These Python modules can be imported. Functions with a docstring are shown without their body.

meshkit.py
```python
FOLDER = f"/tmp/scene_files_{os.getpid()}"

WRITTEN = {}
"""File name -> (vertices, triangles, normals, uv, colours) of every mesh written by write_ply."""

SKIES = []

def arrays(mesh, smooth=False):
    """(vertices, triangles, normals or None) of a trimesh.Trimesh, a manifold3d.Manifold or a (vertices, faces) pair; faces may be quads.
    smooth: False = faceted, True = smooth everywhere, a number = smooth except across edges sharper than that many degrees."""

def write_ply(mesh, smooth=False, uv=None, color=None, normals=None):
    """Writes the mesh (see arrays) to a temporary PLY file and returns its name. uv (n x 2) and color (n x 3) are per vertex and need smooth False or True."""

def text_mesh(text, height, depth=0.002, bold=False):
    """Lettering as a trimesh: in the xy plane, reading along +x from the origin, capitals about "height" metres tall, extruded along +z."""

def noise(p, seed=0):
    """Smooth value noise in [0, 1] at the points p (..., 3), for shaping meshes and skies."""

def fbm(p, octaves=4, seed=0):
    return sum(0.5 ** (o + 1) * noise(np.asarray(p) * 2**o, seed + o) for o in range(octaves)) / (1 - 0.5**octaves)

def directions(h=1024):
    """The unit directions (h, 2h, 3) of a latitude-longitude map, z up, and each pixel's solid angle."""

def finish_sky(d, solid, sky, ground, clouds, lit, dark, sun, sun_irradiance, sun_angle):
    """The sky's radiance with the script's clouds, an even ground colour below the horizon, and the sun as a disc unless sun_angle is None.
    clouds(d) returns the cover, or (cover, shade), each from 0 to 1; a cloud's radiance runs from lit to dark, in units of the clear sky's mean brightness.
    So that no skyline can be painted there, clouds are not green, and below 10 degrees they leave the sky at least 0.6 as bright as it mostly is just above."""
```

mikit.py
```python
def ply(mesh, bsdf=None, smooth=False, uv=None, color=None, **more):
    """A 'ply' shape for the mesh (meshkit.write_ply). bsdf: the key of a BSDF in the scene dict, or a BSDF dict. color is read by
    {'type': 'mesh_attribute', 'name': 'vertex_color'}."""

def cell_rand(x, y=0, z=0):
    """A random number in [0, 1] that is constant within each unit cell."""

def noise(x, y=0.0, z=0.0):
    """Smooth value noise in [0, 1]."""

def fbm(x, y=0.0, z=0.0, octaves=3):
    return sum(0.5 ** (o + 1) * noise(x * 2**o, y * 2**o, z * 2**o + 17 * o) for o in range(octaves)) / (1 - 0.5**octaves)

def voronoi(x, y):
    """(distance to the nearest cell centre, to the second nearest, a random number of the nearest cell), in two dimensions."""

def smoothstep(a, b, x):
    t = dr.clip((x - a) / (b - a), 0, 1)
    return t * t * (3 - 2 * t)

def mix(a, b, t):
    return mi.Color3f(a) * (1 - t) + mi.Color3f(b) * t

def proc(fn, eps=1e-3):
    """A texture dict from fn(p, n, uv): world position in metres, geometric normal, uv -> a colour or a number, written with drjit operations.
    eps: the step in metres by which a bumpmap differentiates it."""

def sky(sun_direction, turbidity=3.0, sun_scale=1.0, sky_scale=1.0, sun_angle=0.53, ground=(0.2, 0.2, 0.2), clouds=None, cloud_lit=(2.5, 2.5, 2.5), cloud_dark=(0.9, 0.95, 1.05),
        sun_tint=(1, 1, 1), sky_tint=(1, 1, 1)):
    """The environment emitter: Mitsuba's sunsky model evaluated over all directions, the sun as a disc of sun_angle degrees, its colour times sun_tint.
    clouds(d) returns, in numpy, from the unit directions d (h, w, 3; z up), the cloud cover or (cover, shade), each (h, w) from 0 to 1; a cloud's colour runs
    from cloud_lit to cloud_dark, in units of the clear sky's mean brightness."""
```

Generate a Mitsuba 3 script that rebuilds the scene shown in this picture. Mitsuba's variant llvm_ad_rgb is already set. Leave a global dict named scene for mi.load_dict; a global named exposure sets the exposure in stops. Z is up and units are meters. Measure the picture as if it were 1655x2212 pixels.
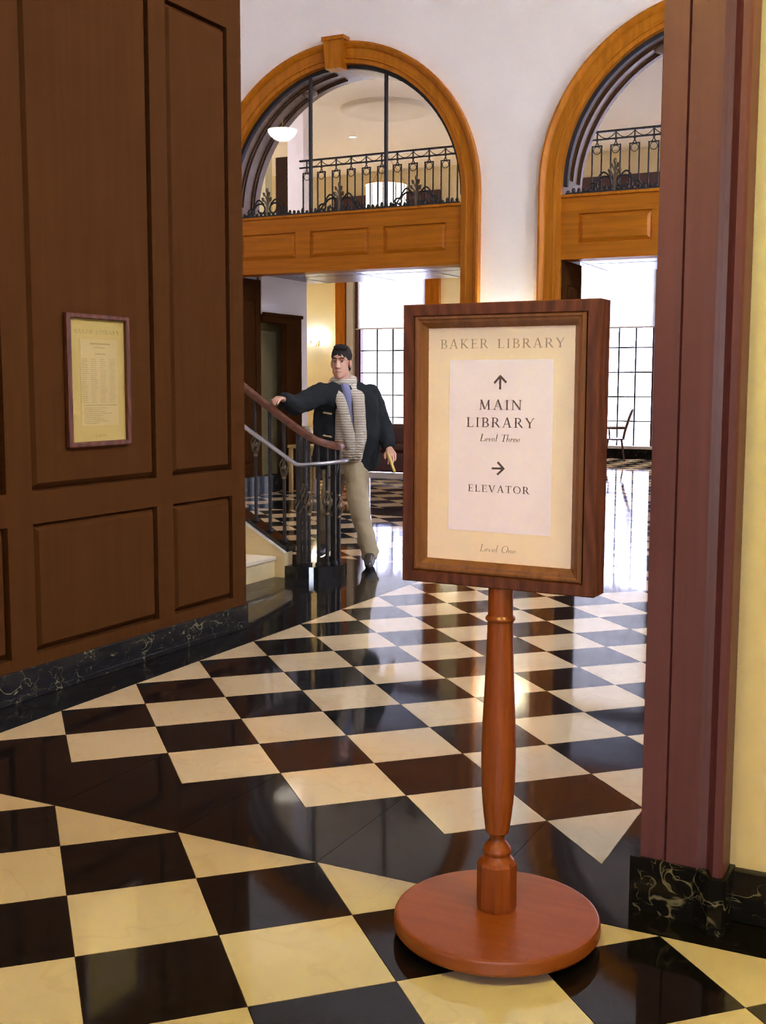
import math, random
import numpy as np, trimesh, manifold3d as m3
import mitsuba as mi, drjit as dr
import mikit, meshkit
from shapely.geometry import Polygon, box as sbox, LineString, Point
from shapely import affinity, union_all
from trimesh.creation import extrude_polygon

random.seed(7); rng = np.random.default_rng(7)
T = mi.ScalarTransform4f
scene, labels = {}, {}
pi = math.pi

# ------------------------------------------------------------------ camera, sky, exposure
CAM = (3.3323, -3.6478, 1.4899)
FWD = (-0.44332, 0.88956, -0.110236)
UP = (-0.051667, 0.097418, 0.993902)
scene['camera'] = {'type': 'perspective', 'fov': 37.12, 'fov_axis': 'x', 'near_clip': 0.05, 'far_clip': 500.0,
    'to_world': T().look_at(origin=list(CAM), target=[CAM[i] + FWD[i] for i in range(3)], up=list(UP))}
exposure = -0.20
scene['sky'] = mikit.sky((0.5, 0.6, 0.62), turbidity=4.0, sun_scale=0.0, sky_scale=85.0, ground=(0.7, 0.7, 0.72),
    clouds=lambda d: (np.full(d.shape[:2], 0.92), 0.15 + 0.2 * meshkit.fbm(d * 3.0, 3)), cloud_lit=(0.98, 1.02, 1.42), cloud_dark=(0.82, 0.87, 1.25))
WARM = np.array([1.0, 0.68, 0.19]); COOL = np.array([0.86, 0.95, 1.22]); NEUT = np.array([0.95, 1.03, 1.32]); DAY = np.array([0.90, 0.92, 1.0])
L_LOBBY, L_HALL, L_BOWL, L_FAR, L_SCONCE, L_PEND = 165.0, 400.0, 45.0, 34.0, 260.0, 16.0

def rgb(*c): return {'type': 'rgb', 'value': [float(x) for x in c]}
def emit(col, k): return {'type': 'area', 'radiance': rgb(*(np.asarray(col) * k))}

# ------------------------------------------------------------------ materials
def mat(key, bsdf, two=True):
    scene[key] = {'type': 'twosided', 'bsdf': bsdf} if two else bsdf
def prin(col, rough=0.5, **k):
    c = col if isinstance(col, dict) else rgb(*col)
    return {'type': 'principled', 'base_color': c, 'roughness': rough, **k}
def wood_fn(a, b, sx=38.0, sz=2.2, axis='z', spot=0.0):
    def fn(p, n, uv):
        if axis == 'z': q = (p.x * sx, p.y * sx, p.z * sz)
        elif axis == 'x': q = (p.x * sz, p.y * sx, p.z * sx)
        else: q = (p.x * sx, p.y * sz, p.z * sx)
        g = mikit.fbm(q[0], q[1], q[2], 3)
        f = mikit.noise(q[0] * 5, q[1] * 5, q[2] * 3)
        t = dr.clip(mikit.smoothstep(0.25, 0.75, g) * 0.75 + f * 0.3, 0, 1)
        return mikit.mix(a, b, t)
    return fn
mat('m_panel_wood_dim', prin(mikit.proc(wood_fn((0.0245, 0.0090, 0.0029), (0.0305, 0.0114, 0.0036), 46, 1.6)), 0.6, specular=0.0))  # same wood as the arches; its dim light is put into the colour
mat('m_pier_wood', prin(mikit.proc(wood_fn((0.042, 0.0120, 0.0145), (0.055, 0.0155, 0.0190), 46, 1.6)), 0.42, specular=0.35))  # same wood again, with cool daylight put into the tone
mat('m_arch_wood_lit', prin(mikit.proc(wood_fn((0.31, 0.088, 0.0020), (0.42, 0.120, 0.0034), 30, 2.0)), 0.42, specular=0.15))  # panelling wood with the warm light on the arches put into the colour
mat('m_beam_wood_lit', prin(mikit.proc(wood_fn((0.28, 0.072, 0.0012), (0.37, 0.100, 0.0022), 30, 1.8, 'x')), 0.42, specular=0.15))  # arch wood tone for the beams, warm light included
mat('m_liner_wood', prin(mikit.proc(wood_fn((0.12, 0.075, 0.05), (0.16, 0.10, 0.07), 30, 2.0)), 0.4, specular=0.4))  # same wood, greyed to carry the daylight on the reveals
def oak_fn(a, b):
    def fn(p, n, uv):
        w = mikit.noise(p.x * 9, p.y * 9, p.z * 4.0) * 6.0
        r = 0.5 + 0.5 * dr.sin((p.x * 1.0 + p.y * 0.6) * 170 + w * 2.2 + p.z * 14)
        f = mikit.noise(p.x * 240, p.y * 240, p.z * 26)
        return mikit.mix(a, b, dr.clip(r * 0.55 + f * 0.5, 0, 1))
    return fn
mat('m_sign_wood', prin(mikit.proc(oak_fn((0.021, 0.0052, 0.0026), (0.066, 0.0180, 0.0090))), 0.42, specular=0.25))
mat('m_sign_inner', prin(mikit.proc(wood_fn((0.062, 0.021, 0.0042), (0.100, 0.036, 0.0075), 60, 3)), 0.34, specular=0.45))
mat('m_post_wood', prin(mikit.proc(wood_fn((0.100, 0.021, 0.0035), (0.155, 0.034, 0.0060), 70, 4)), 0.30, specular=0.3))
mat('m_disc_wood', prin(mikit.proc(wood_fn((0.112, 0.0255, 0.0035), (0.138, 0.032, 0.0045), 60, 6, 'x')), 0.34, specular=0.3))
mat('m_white_wall', prin((0.88, 0.835, 0.825), 0.75, specular=0.15))
mat('m_cream_wall', prin((0.85, 0.75, 0.50), 0.7, specular=0.15))
mat('m_yellow_wall', prin((0.51, 0.435, 0.23), 0.7, specular=0.15))
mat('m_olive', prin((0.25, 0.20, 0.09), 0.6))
mat('m_ceiling', prin((0.84, 0.80, 0.74), 0.8, specular=0.1))
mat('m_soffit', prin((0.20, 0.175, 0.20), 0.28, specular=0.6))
mat('m_iron', prin((0.007, 0.0065, 0.0065), 0.42, specular=0.2))
mat('m_bronze', prin((0.10, 0.075, 0.045), 0.35, metallic=0.6))
mat('m_black_frame', prin((0.008, 0.008, 0.010), 0.45, specular=0.2))
mat('m_steel', prin((0.42, 0.43, 0.48), 0.30, metallic=0.9))
mat('m_brass', prin((0.55, 0.36, 0.12), 0.28, metallic=0.95))
mat('m_mahogany', prin(mikit.proc(wood_fn((0.042, 0.0125, 0.0055), (0.072, 0.022, 0.010), 30, 30)), 0.28, specular=0.4))
SH = 0.38
R2 = math.sqrt(2)
def stone_vein(p, sc=1.0):
    w = mikit.fbm(p.x * 7 * sc, p.y * 7 * sc, p.z * 7 * sc, 3)
    v = mikit.fbm(p.x * 5 * sc + w * 2.4, p.y * 5 * sc - w * 1.9, p.z * 5 * sc + w * 1.4, 3)
    return dr.abs(v - 0.5), w
def black_marble(amount, col=(0.095, 0.09, 0.055)):
    def fn(p, n, uv):
        v, w = stone_vein(p, 1.6)
        v2, w2 = stone_vein(p + 7.3, 3.4)
        k = (1 - mikit.smoothstep(0.0, 0.022, v)) * mikit.smoothstep(0.40, 0.60, w) + 0.6 * (1 - mikit.smoothstep(0.0, 0.02, v2)) * mikit.smoothstep(0.46, 0.62, w2)
        return mikit.mix((0.0035, 0.0035, 0.0036), col, dr.clip(k * amount, 0, 1))
    return fn
mat('m_plinth', prin(mikit.proc(black_marble(1.0)), 0.12, specular=0.08))
def cream_tone(seed, base):
    def fn(p, n, uv):
        v, w = stone_vein(p + seed * 3.1, 0.8)
        k = (1 - mikit.smoothstep(0.0, 0.03, v)) * 0.07 + (w - 0.5) * 0.16
        return mi.Color3f(base) * (1 - k * mi.Color3f(0.8, 1.0, 1.3))
    return fn
TILE_R = 0.055
for i, b in enumerate(((0.50, 0.375, 0.215), (0.525, 0.395, 0.228), (0.48, 0.36, 0.205))):
    mat(f'm_tile_cream_{i}', prin(mikit.proc(cream_tone(i, b)), TILE_R, specular=0.3))
for i, b in enumerate((0.002, 0.0026, 0.0017)):
    mat(f'm_tile_black_{i}', prin(mikit.proc(lambda p, n, uv, b=b: mi.Color3f(b, b * 0.95, b * 0.93) * (0.6 + mikit.fbm(p.x * 30, p.y * 30, p.z, 2))), TILE_R, specular=0.3))
mat('m_border', prin((0.002, 0.0019, 0.0018), TILE_R, specular=0.3))
mat('m_grout', prin((0.05, 0.03, 0.018), 0.5))
def checker(ox, oy):
    def fn(p, n, uv):
        u = ((p.x - ox) + (p.y - oy)) / (R2 * SH); v = ((p.x - ox) - (p.y - oy)) / (R2 * SH)
        s = dr.floor(u) + dr.floor(v)
        odd = s - 2 * dr.floor(s * 0.5)
        return dr.select(odd > 0.5, mi.Color3f(0.011, 0.010, 0.010), mi.Color3f(0.50, 0.375, 0.215) * (0.92 + 0.16 * mikit.noise(p.x * 3, p.y * 3, 1)))
    return fn
NX, NY = 1.416 * SH, -1.727 * SH
mat('m_check_near', prin(mikit.proc(checker(NX, NY)), TILE_R, specular=0.3))
mat('m_check_far', prin(mikit.proc(checker(0.0, 0.0)), TILE_R, specular=0.3))
mat('m_cream_stone', prin(mikit.proc(cream_tone(5, (0.55, 0.42, 0.20))), 0.35))
mat('m_tread', prin((0.66, 0.57, 0.42), 0.3))
mat('m_matboard', prin((0.76, 0.58, 0.55), 0.8, specular=0.1))
mat('m_paper', prin((0.75, 0.64, 0.93), 0.8, specular=0.1))
mat('m_paper_dim_lit', prin((0.29, 0.21, 0.062), 0.8, specular=0.1))  # mat board like the one on the sign; dim warm lobby light in the colour
mat('m_paper_dim_lit2', prin((0.315, 0.232, 0.092), 0.8, specular=0.1))  # notice sheet, tinted by the same dim warm light
mat('m_ink', prin((0.030, 0.020, 0.042), 0.7))
mat('m_ink_grey', prin((0.30, 0.215, 0.21), 0.7))
mat('m_ink_faint', prin((0.185, 0.135, 0.036), 0.7))
mat('m_skin', prin((0.52, 0.25, 0.17), 0.5))
mat('m_lip', prin((0.36, 0.12, 0.09), 0.5))
mat('m_eye', prin((0.05, 0.035, 0.03), 0.3))
mat('m_hair', prin((0.010, 0.008, 0.0075), 0.8, specular=0.1))
mat('m_coat', prin((0.0035, 0.0048, 0.0055), 0.9, specular=0.15))
mat('m_shirt', prin((0.16, 0.18, 0.36), 0.8))
mat('m_trousers', prin(mikit.proc(lambda p, n, uv: mikit.mix((0.26, 0.205, 0.115), (0.33, 0.265, 0.155), mikit.fbm(p.x * 12, p.y * 12, p.z * 5, 2))), 0.85))
mat('m_knit', {'type': 'bumpmap', 'nested_texture': mikit.proc(lambda p, n, uv: 0.5 + 0.5 * dr.sin(p.z * 2 * pi / 0.021), eps=0.002), 'scale': 0.007,
    'bsdf': prin(mikit.proc(lambda p, n, uv: mikit.mix((0.40, 0.36, 0.29), (0.66, 0.61, 0.52), mikit.smoothstep(-0.5, 0.5, dr.sin(p.z * 2 * pi / 0.021)))), 0.9)})
mat('m_toggle', prin((0.62, 0.48, 0.28), 0.5))
mat('m_leather', prin((0.045, 0.010, 0.010), 0.35))
mat('m_pale', prin((0.62, 0.60, 0.60), 0.4))
mat('m_gold_fabric', prin((0.55, 0.36, 0.12), 0.6))
mat('m_yellow_paper', prin((0.62, 0.44, 0.10), 0.7))
mat('m_black_leather', prin((0.012, 0.012, 0.013), 0.35))
mat('m_snow', prin((0.86, 0.87, 0.92), 0.9), )
mat('m_bark', prin((0.30, 0.29, 0.33), 0.9))
mat('m_facade', prin((0.62, 0.63, 0.74), 0.9))
mat('m_lampglass', prin((0.9, 0.86, 0.75), 0.5))
mat('m_shade_cloth', {'type': 'principledthin', 'base_color': rgb(0.74, 0.73, 0.71), 'roughness': 0.8, 'diff_trans': 1.2, 'spec_trans': 0.0}, two=False)
mat('m_glass', {'type': 'thindielectric', 'int_ior': 1.5}, two=False)
mat('m_emit_base', prin((0.85, 0.83, 0.78), 0.5))

# ------------------------------------------------------------------ helpers
def uniq(k):
    if k not in scene and k not in labels: return k
    i = 1
    while f'{k}_{i:03d}' in scene or f'{k}_{i:03d}' in labels: i += 1
    return f'{k}_{i:03d}'
def add(name, mesh, m, parent=None, smooth=False, label=None, cat=None, group=None, kind=None, **more):
    key = uniq(f'{parent}__{name}' if parent else name)
    scene[key] = mikit.ply(mesh, m, smooth=smooth, **more)
    tag(key, label, cat, group, kind)
    return key
def tag(key, label=None, cat=None, group=None, kind=None):
    d = {k: v for k, v in (('label', label), ('category', cat), ('group', group), ('kind', kind)) if v}
    if d: labels[key] = d
def thing(name, label, cat, group=None):
    key = uniq(name); tag(key, label, cat, group); return key
def struct(name, mesh, m, label=None, parent=None, smooth=False, **more):
    return add(name, mesh, m, parent, smooth, label, None, None, 'structure', **more)
def box(x0, x1, y0, y1, z0, z1, c=0.0):
    x0, x1, y0, y1, z0, z1 = min(x0, x1), max(x0, x1), min(y0, y1), max(y0, y1), min(z0, z1), max(z0, z1)
    if c <= 0:
        b = trimesh.creation.box(extents=(x1 - x0, y1 - y0, z1 - z0)); b.apply_translation(((x0 + x1) / 2, (y0 + y1) / 2, (z0 + z1) / 2)); return b
    pts = []
    for sx, X in ((1, x0), (-1, x1)):
        for sy, Y in ((1, y0), (-1, y1)):
            for sz, Z in ((1, z0), (-1, z1)):
                pts += [(X, Y + sy * c, Z + sz * c), (X + sx * c, Y, Z + sz * c), (X + sx * c, Y + sy * c, Z)]
    return trimesh.Trimesh(vertices=pts).convex_hull
def cat_(*ms): return trimesh.util.concatenate([m for m in ms if m is not None])
def tube(pts, r, sides=8, cap=True):
    p = np.asarray(pts, float); n = len(p)
    r = np.broadcast_to(np.asarray(r, float), (n,))
    t = np.gradient(p, axis=0); t /= np.linalg.norm(t, axis=1, keepdims=True) + 1e-12
    a0 = np.cross(t[0], [0, 0, 1.0]);
    if np.linalg.norm(a0) < 1e-3: a0 = np.array([1.0, 0, 0])
    A = []
    a = a0 / np.linalg.norm(a0)
    for i in range(n):
        a = a - t[i] * (a @ t[i]); a = a / (np.linalg.norm(a) + 1e-12); A.append(a)
    A = np.array(A); B = np.cross(t, A)
    ang = np.arange(sides) * 2 * pi / sides
    v = (p[:, None] + r[:, None, None] * (np.cos(ang)[None, :, None] * A[:, None] + np.sin(ang)[None, :, None] * B[:, None])).reshape(-1, 3)
    f = []
    for i in range(n - 1):
        for j in range(sides):
            k = (j + 1) % sides
            f += [(i * sides + j, i * sides + k, (i + 1) * sides + k), (i * sides + j, (i + 1) * sides + k, (i + 1) * sides + j)]
    if cap:
        for e, rev in ((0, True), (n - 1, False)):
            for j in range(1, sides - 1):
                q = (e * sides, e * sides + j, e * sides + j + 1)
                f.append(q[::-1] if rev else q)
    m = trimesh.Trimesh(v, np.array(f), process=False); trimesh.repair.fix_normals(m); return m
def bez(pts, n=16):
    """Catmull-Rom through points."""
    P = np.asarray(pts, float); P = np.vstack([2 * P[0] - P[1], P, 2 * P[-1] - P[-2]])
    out = []
    for i in range(1, len(P) - 2):
        for s in np.linspace(0, 1, n, endpoint=False):
            a, b, c, d = P[i - 1:i + 3]
            out.append(0.5 * ((2 * b) + (-a + c) * s + (2 * a - 5 * b + 4 * c - d) * s * s + (-a + 3 * b - 3 * c + d) * s ** 3))
    out.append(P[-2]); return np.array(out)
def lathe(prof, at=(0, 0, 0), n=32):
    m = trimesh.creation.revolve(np.array(prof, float), sections=n); m.apply_translation(at); return m
def ext_xz(poly, y0, y1):
    """polygon in (x, z) extruded from y0 to y1"""
    ms = [extrude_polygon(g, abs(y1 - y0), engine='earcut') for g in getattr(poly, 'geoms', [poly])]
    m = cat_(*ms); m.apply_transform([[1, 0, 0, 0], [0, 0, -1, max(y0, y1)], [0, 1, 0, 0], [0, 0, 0, 1]]); return m
def ext_xy(poly, z0, z1):
    ms = [extrude_polygon(g, z1 - z0, engine='earcut') for g in getattr(poly, 'geoms', [poly])]
    m = cat_(*ms); m.apply_translation((0, 0, z0)); return m
def sph(c, r, s=2):
    m = trimesh.creation.icosphere(subdivisions=s, radius=1.0); m.apply_scale(r if not np.isscalar(r) else (r, r, r)); m.apply_translation(c); return m
def raised(u0, u1, v0, v1, bev=0.036, deep=0.016, field=0.0, groove=0.006):
    """raised panel in (u, v), out = w: a groove at the rim, a bevel, a flat field. Returns verts (u,w,v)."""
    rings = [(0, -0.001), (0.0, -deep), (groove, -deep), (groove + bev, field), ]
    v, f = [], []
    for d, w in rings:
        v += [(u0 + d, w, v0 + d), (u1 - d, w, v0 + d), (u1 - d, w, v1 - d), (u0 + d, w, v1 - d)]
    for k in range(len(rings) - 1):
        for j in range(4):
            a, b = k * 4 + j, k * 4 + (j + 1) % 4
            f += [(a, b, b + 4), (a, b + 4, a + 4)]
    k = (len(rings) - 1) * 4
    f += [(k, k + 1, k + 2), (k, k + 2, k + 3)]
    # back
    nb = len(v); B = -deep - 0.003
    v += [(u0, B, v0), (u1, B, v0), (u1, B, v1), (u0, B, v1)]
    f += [(nb + 2, nb + 1, nb), (nb + 3, nb + 2, nb)]
    for j in range(4):
        a, b = j, (j + 1) % 4
        f += [(b, a, nb + a), (b, nb + a, nb + b)]
    return np.array(v, float), np.array(f)

# ------------------------------------------------------------------ floor
def P2(i, j, ox=0.0, oy=0.0): return (SH * (i + j) / R2 + ox, SH * (i - j) / R2 + oy)
FLOOR = struct('floor', box(-11.5, 8.0, -7.0, 20.0, -0.12, -0.006), 'm_grout', 'polished black and cream marble floor laid in a diagonal checkerboard')
G = 0.0010
tile_no = {'cream': 0, 'black': 0}
def add_tile(poly, black, name='tile'):
    poly = poly.buffer(-G, join_style=2)
    if poly.is_empty or poly.area < 0.0006: return
    for g in getattr(poly, 'geoms', [poly]):
        m = ext_xy(g, -0.006, 0.0)
        add(name, m, f"m_tile_{'black' if black else 'cream'}_{rng.integers(3)}", FLOOR)
def field(i0, i1, j0, j1, clip, ox=0, oy=0, only=None):
    used = []
    for i in range(i0, i1):
        for j in range(j0, j1):
            q = Polygon([P2(i, j, ox, oy), P2(i + 1, j, ox, oy), P2(i + 1, j + 1, ox, oy), P2(i, j + 1, ox, oy)])
            r = q.intersection(clip)
            black = (i + j) % 2 != 0
            if r.is_empty or r.area < 0.002: continue
            if only and not only(i, j, black, q): continue
            add_tile(r, black); used.append(r)
    return union_all(used)
# hall: whole tiles at the near edge (sawtooth of cream tiles), cut tiles along the sides
HX0, HX1, HY1 = -SH / R2, 9 * SH / R2, 4.30
hall_clip = sbox(HX0, -0.30, HX1, HY1)
hall = field(-12, 22, -22, 12, hall_clip, only=lambda i, j, b, q: not (b and i - j <= 0) and not (i - j < 0))
lob_clip = sbox(-0.47, -2.45, 3.9, NY)
lobby = field(-14, 22, -10, 24, lob_clip, NX, NY)
fld2_clip = sbox(-4.4, 4.95, 0.35, 8.05)
fld2 = field(-14, 26, -26, 14, fld2_clip)
# black border slabs between the fields, each its own piece
def slabs(region, cuts):
    for c in cuts:
        r = region.intersection(c)
        for g in getattr(r, 'geoms', [r]):
            if g.geom_type == 'Polygon' and g.area > 0.003:
                g2 = g.buffer(-G, join_style=2)
                for h in getattr(g2, 'geoms', [g2]):
                    if not h.is_empty: add('border_slab', ext_xy(h, -0.006, 0.0), 'm_border', FLOOR)
band = sbox(-0.6, NY, 2.62, 0.0).union(sbox(-0.6, -0.4, HX0, 4.95)).union(sbox(HX1, NY, 2.62, 4.95)).union(sbox(HX0, -0.35, HX1, 0.25)).union(sbox(HX0, HY1, HX1, 4.95)).difference(hall.buffer(0.0005))
step = 0.5374
slabs(band.intersection(sbox(-0.6, NY, 2.62, 0.25)), [sbox(k * step, -2, (k + 1) * step, 0.25) for k in range(-2, 6)])
slabs(band.intersection(sbox(-0.6, 0.25, HX0, 4.3)), [sbox(-0.6, 0.25 + k * 0.81, HX0, 0.25 + (k + 1) * 0.81) for k in range(5)])
slabs(band.intersection(sbox(HX1, 0.25, 2.62, 4.3)), [sbox(HX1, 0.25 + k * 0.81, 2.62, 0.25 + (k + 1) * 0.81) for k in range(5)])
slabs(sbox(-4.4, HY1, 0.35, 4.95).difference(sbox(-4.4, HY1, -0.6, 4.3)), [sbox(k * 0.81, 4.2, (k + 1) * 0.81, 5) for k in range(-6, 1)])
slabs(sbox(-4.4, 2.2, -0.6, 4.3), [sbox(-4.4 + k * 0.81, 2, -4.4 + (k + 1) * 0.81, 4.4) for k in range(5)])
slabs(sbox(2.62, NY, 6.9, -0.40), [sbox(2.62 + k * 0.81, -2, 2.62 + (k + 1) * 0.81, 0) for k in range(6)])
slabs(sbox(-4.4, 8.05, 0.35, 8.75), [sbox(k * 0.81, 8, (k + 1) * 0.81, 9) for k in range(-6, 1)])
# distant or unseen paving: too small in the photograph to pick the tiles apart
def pave(name, poly, m): add(name, ext_xy(poly, -0.006, 0.0), m, FLOOR)
pave('paving', sbox(-0.47, -6.5, 7.0, NY).difference(lob_clip), 'm_check_near')
pave('paving', sbox(2.62, -0.40, 7.0, 8.75).union(sbox(0.35, HY1, 2.62, 8.75)).union(sbox(-8.5, 2.2, -4.4, 8.75)), 'm_check_far')
pave('paving', sbox(-11.5, 8.75, 8.0, 19.8), 'm_check_far')

# ------------------------------------------------------------------ left panelled wall (turned by one degree)
LW0 = np.array([-0.55, 0.60, 0.0]); LA = math.radians(1.0)
LWM = np.eye(4); LWM[:3, 0] = (math.sin(LA), math.cos(LA), 0); LWM[:3, 1] = (math.cos(LA), -math.sin(LA), 0); LWM[:3, 2] = (0, 0, 1); LWM[:3, 3] = LW0
def lw(mesh):
    """local (t along, out, z) -> world; mirrored frame, so faces are flipped back"""
    m = trimesh.Trimesh(np.array(mesh.vertices), np.array(mesh.faces), process=False) if not isinstance(mesh, tuple) else trimesh.Trimesh(mesh[0], mesh[1], process=False)
    m.apply_transform(LWM); m.fix_normals() if m.is_watertight else None
    return m
TOPZ = 4.6
WL = struct('wall_left', lw(box(-6.4, 1.592, -0.22, -0.044, 0.0, TOPZ)), 'm_panel_wood_dim', 'dark brown raised-panel wooden wall along the left side')
cols = [(-3.40, -2.45), (-2.30, -1.42), (-1.25, -0.338), (-0.176, 0.750), (0.890, 1.456)]
rows = [(0.205, 0.830), (0.985, 3.530), (3.69, 4.45)]
ts = [-4.2] + [x for c in cols for x in c] + [1.595]
for k in range(0, len(ts), 2):
    add('stile', lw(box(ts[k], ts[k + 1], -0.05, 0.0, 0.145, TOPZ)), 'm_panel_wood_dim', WL)
zs = [0.145] + [z for r in rows for z in r] + [TOPZ]
for (a, b) in cols:
    for k in range(0, len(zs), 2):
        add('rail', lw(box(a, b, -0.05, 0.0, zs[k], zs[k + 1])), 'm_panel_wood_dim', WL)
    for (z0, z1) in rows:
        v, f = raised(a, b, z0, z1, bev=0.034, deep=0.040, field=-0.001, groove=0.003)
        add('panel', lw((v, f)), 'm_panel_wood_dim', WL)
BL_ = struct('baseboard_left', lw(box(-6.4, 1.600, -0.02, 0.012, 0.0, 0.146, 0.003)), 'm_plinth', 'black marble plinth with pale veins under the panelled wall')
add('foot', lw(box(-6.4, 1.606, -0.02, 0.024, 0.0, 0.030, 0.003)), 'm_plinth', BL_)

# ------------------------------------------------------------------ lobby and hall shell
struct('wall_right', box(2.70, 7.2, -0.46, -0.22, 0.0, 6.8), 'm_yellow_wall', 'yellow painted wall at the right edge beside the wooden casing')
struct('wall_header', box(-0.75, 2.70, -0.46, -0.22, 3.06, 6.8), 'm_yellow_wall')
struct('wall_lobby_back', box(-0.9, 7.2, -6.7, -6.5, 0, 3.7), 'm_yellow_wall')
struct('wall_lobby_right', box(7.0, 7.2, -6.6, -0.3, 0, 3.7), 'm_yellow_wall')
struct('wall_lobby_left', box(-0.9, -0.62, -6.6, 0.0, 3.0, 6.8), 'm_cream_wall')
struct('ceiling_lobby', box(-0.75, 7.2, -6.7, -0.46, 3.70, 3.82), 'm_ceiling')
struct('wall_hall_right', box(7.0, 7.2, -0.3, 9.0, 0, 6.8), 'm_white_wall')
struct('wall_stair_near', box(-8.7, -0.72, 2.06, 2.18, 0, 6.8), 'm_white_wall')
struct('wall_stair_left', box(-8.7, -8.5, 2.1, 9.0, 0, 6.8), 'm_white_wall')
struct('wall_hall_left', box(-0.86, -0.70, -0.4, 2.15, TOPZ - 0.1, 6.8), 'm_white_wall')
struct('ceiling_hall', box(-8.7, 7.2, -0.5, 9.6, 6.8, 6.95), 'm_ceiling')
# hidden face of the right wall toward the hall
struct('wall_hall_near', box(2.72, 7.0, -0.219, -0.20, 0, 6.8), 'm_white_wall')

# casing of the opening at the right (profile in plan, swept upwards)
cas = [(2.5970, -0.20), (2.5970, -0.52), (2.6638, -0.522), (2.6676, -0.515), (2.6714, -0.528), (2.7563, -0.532), (2.7696, -0.527), (2.7820, -0.524), (2.7925, -0.534), (2.7992, -0.558), (2.8078, -0.572), (2.8250, -0.574), (2.8326, -0.567), (2.8345, -0.552), (2.8345, -0.46), (2.8345, -0.20)]
CS = struct('trim_1', ext_xy(Polygon(cas), 0.155, 3.30), 'm_pier_wood', 'dark reddish wooden casing beside the yellow wall', smooth=False)
hd = [(-y, z) for y, z in ((-0.20, 3.06), (-0.20, 3.06))]
add('head_casing', box(-0.60, 2.60, -0.54, -0.20, 3.06, 3.30, 0.006), 'm_pier_wood', CS)
PB = struct('baseboard_right', box(2.822, 7.0, -0.482, -0.40, 0, 0.152, 0.004), 'm_plinth', 'black marble plinth with white veins below the yellow wall')
pl = [(2.570, -0.20), (2.570, -0.530), (2.640, -0.532), (2.700, -0.540), (2.755, -0.546), (2.785, -0.566), (2.800, -0.590), (2.838, -0.592), (2.846, -0.578), (2.850, -0.46), (2.850, -0.20)]
struct('baseboard_casing', ext_xy(Polygon(pl), 0.0, 0.158), 'm_plinth', 'black marble plinth block under the wooden casing')

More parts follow.
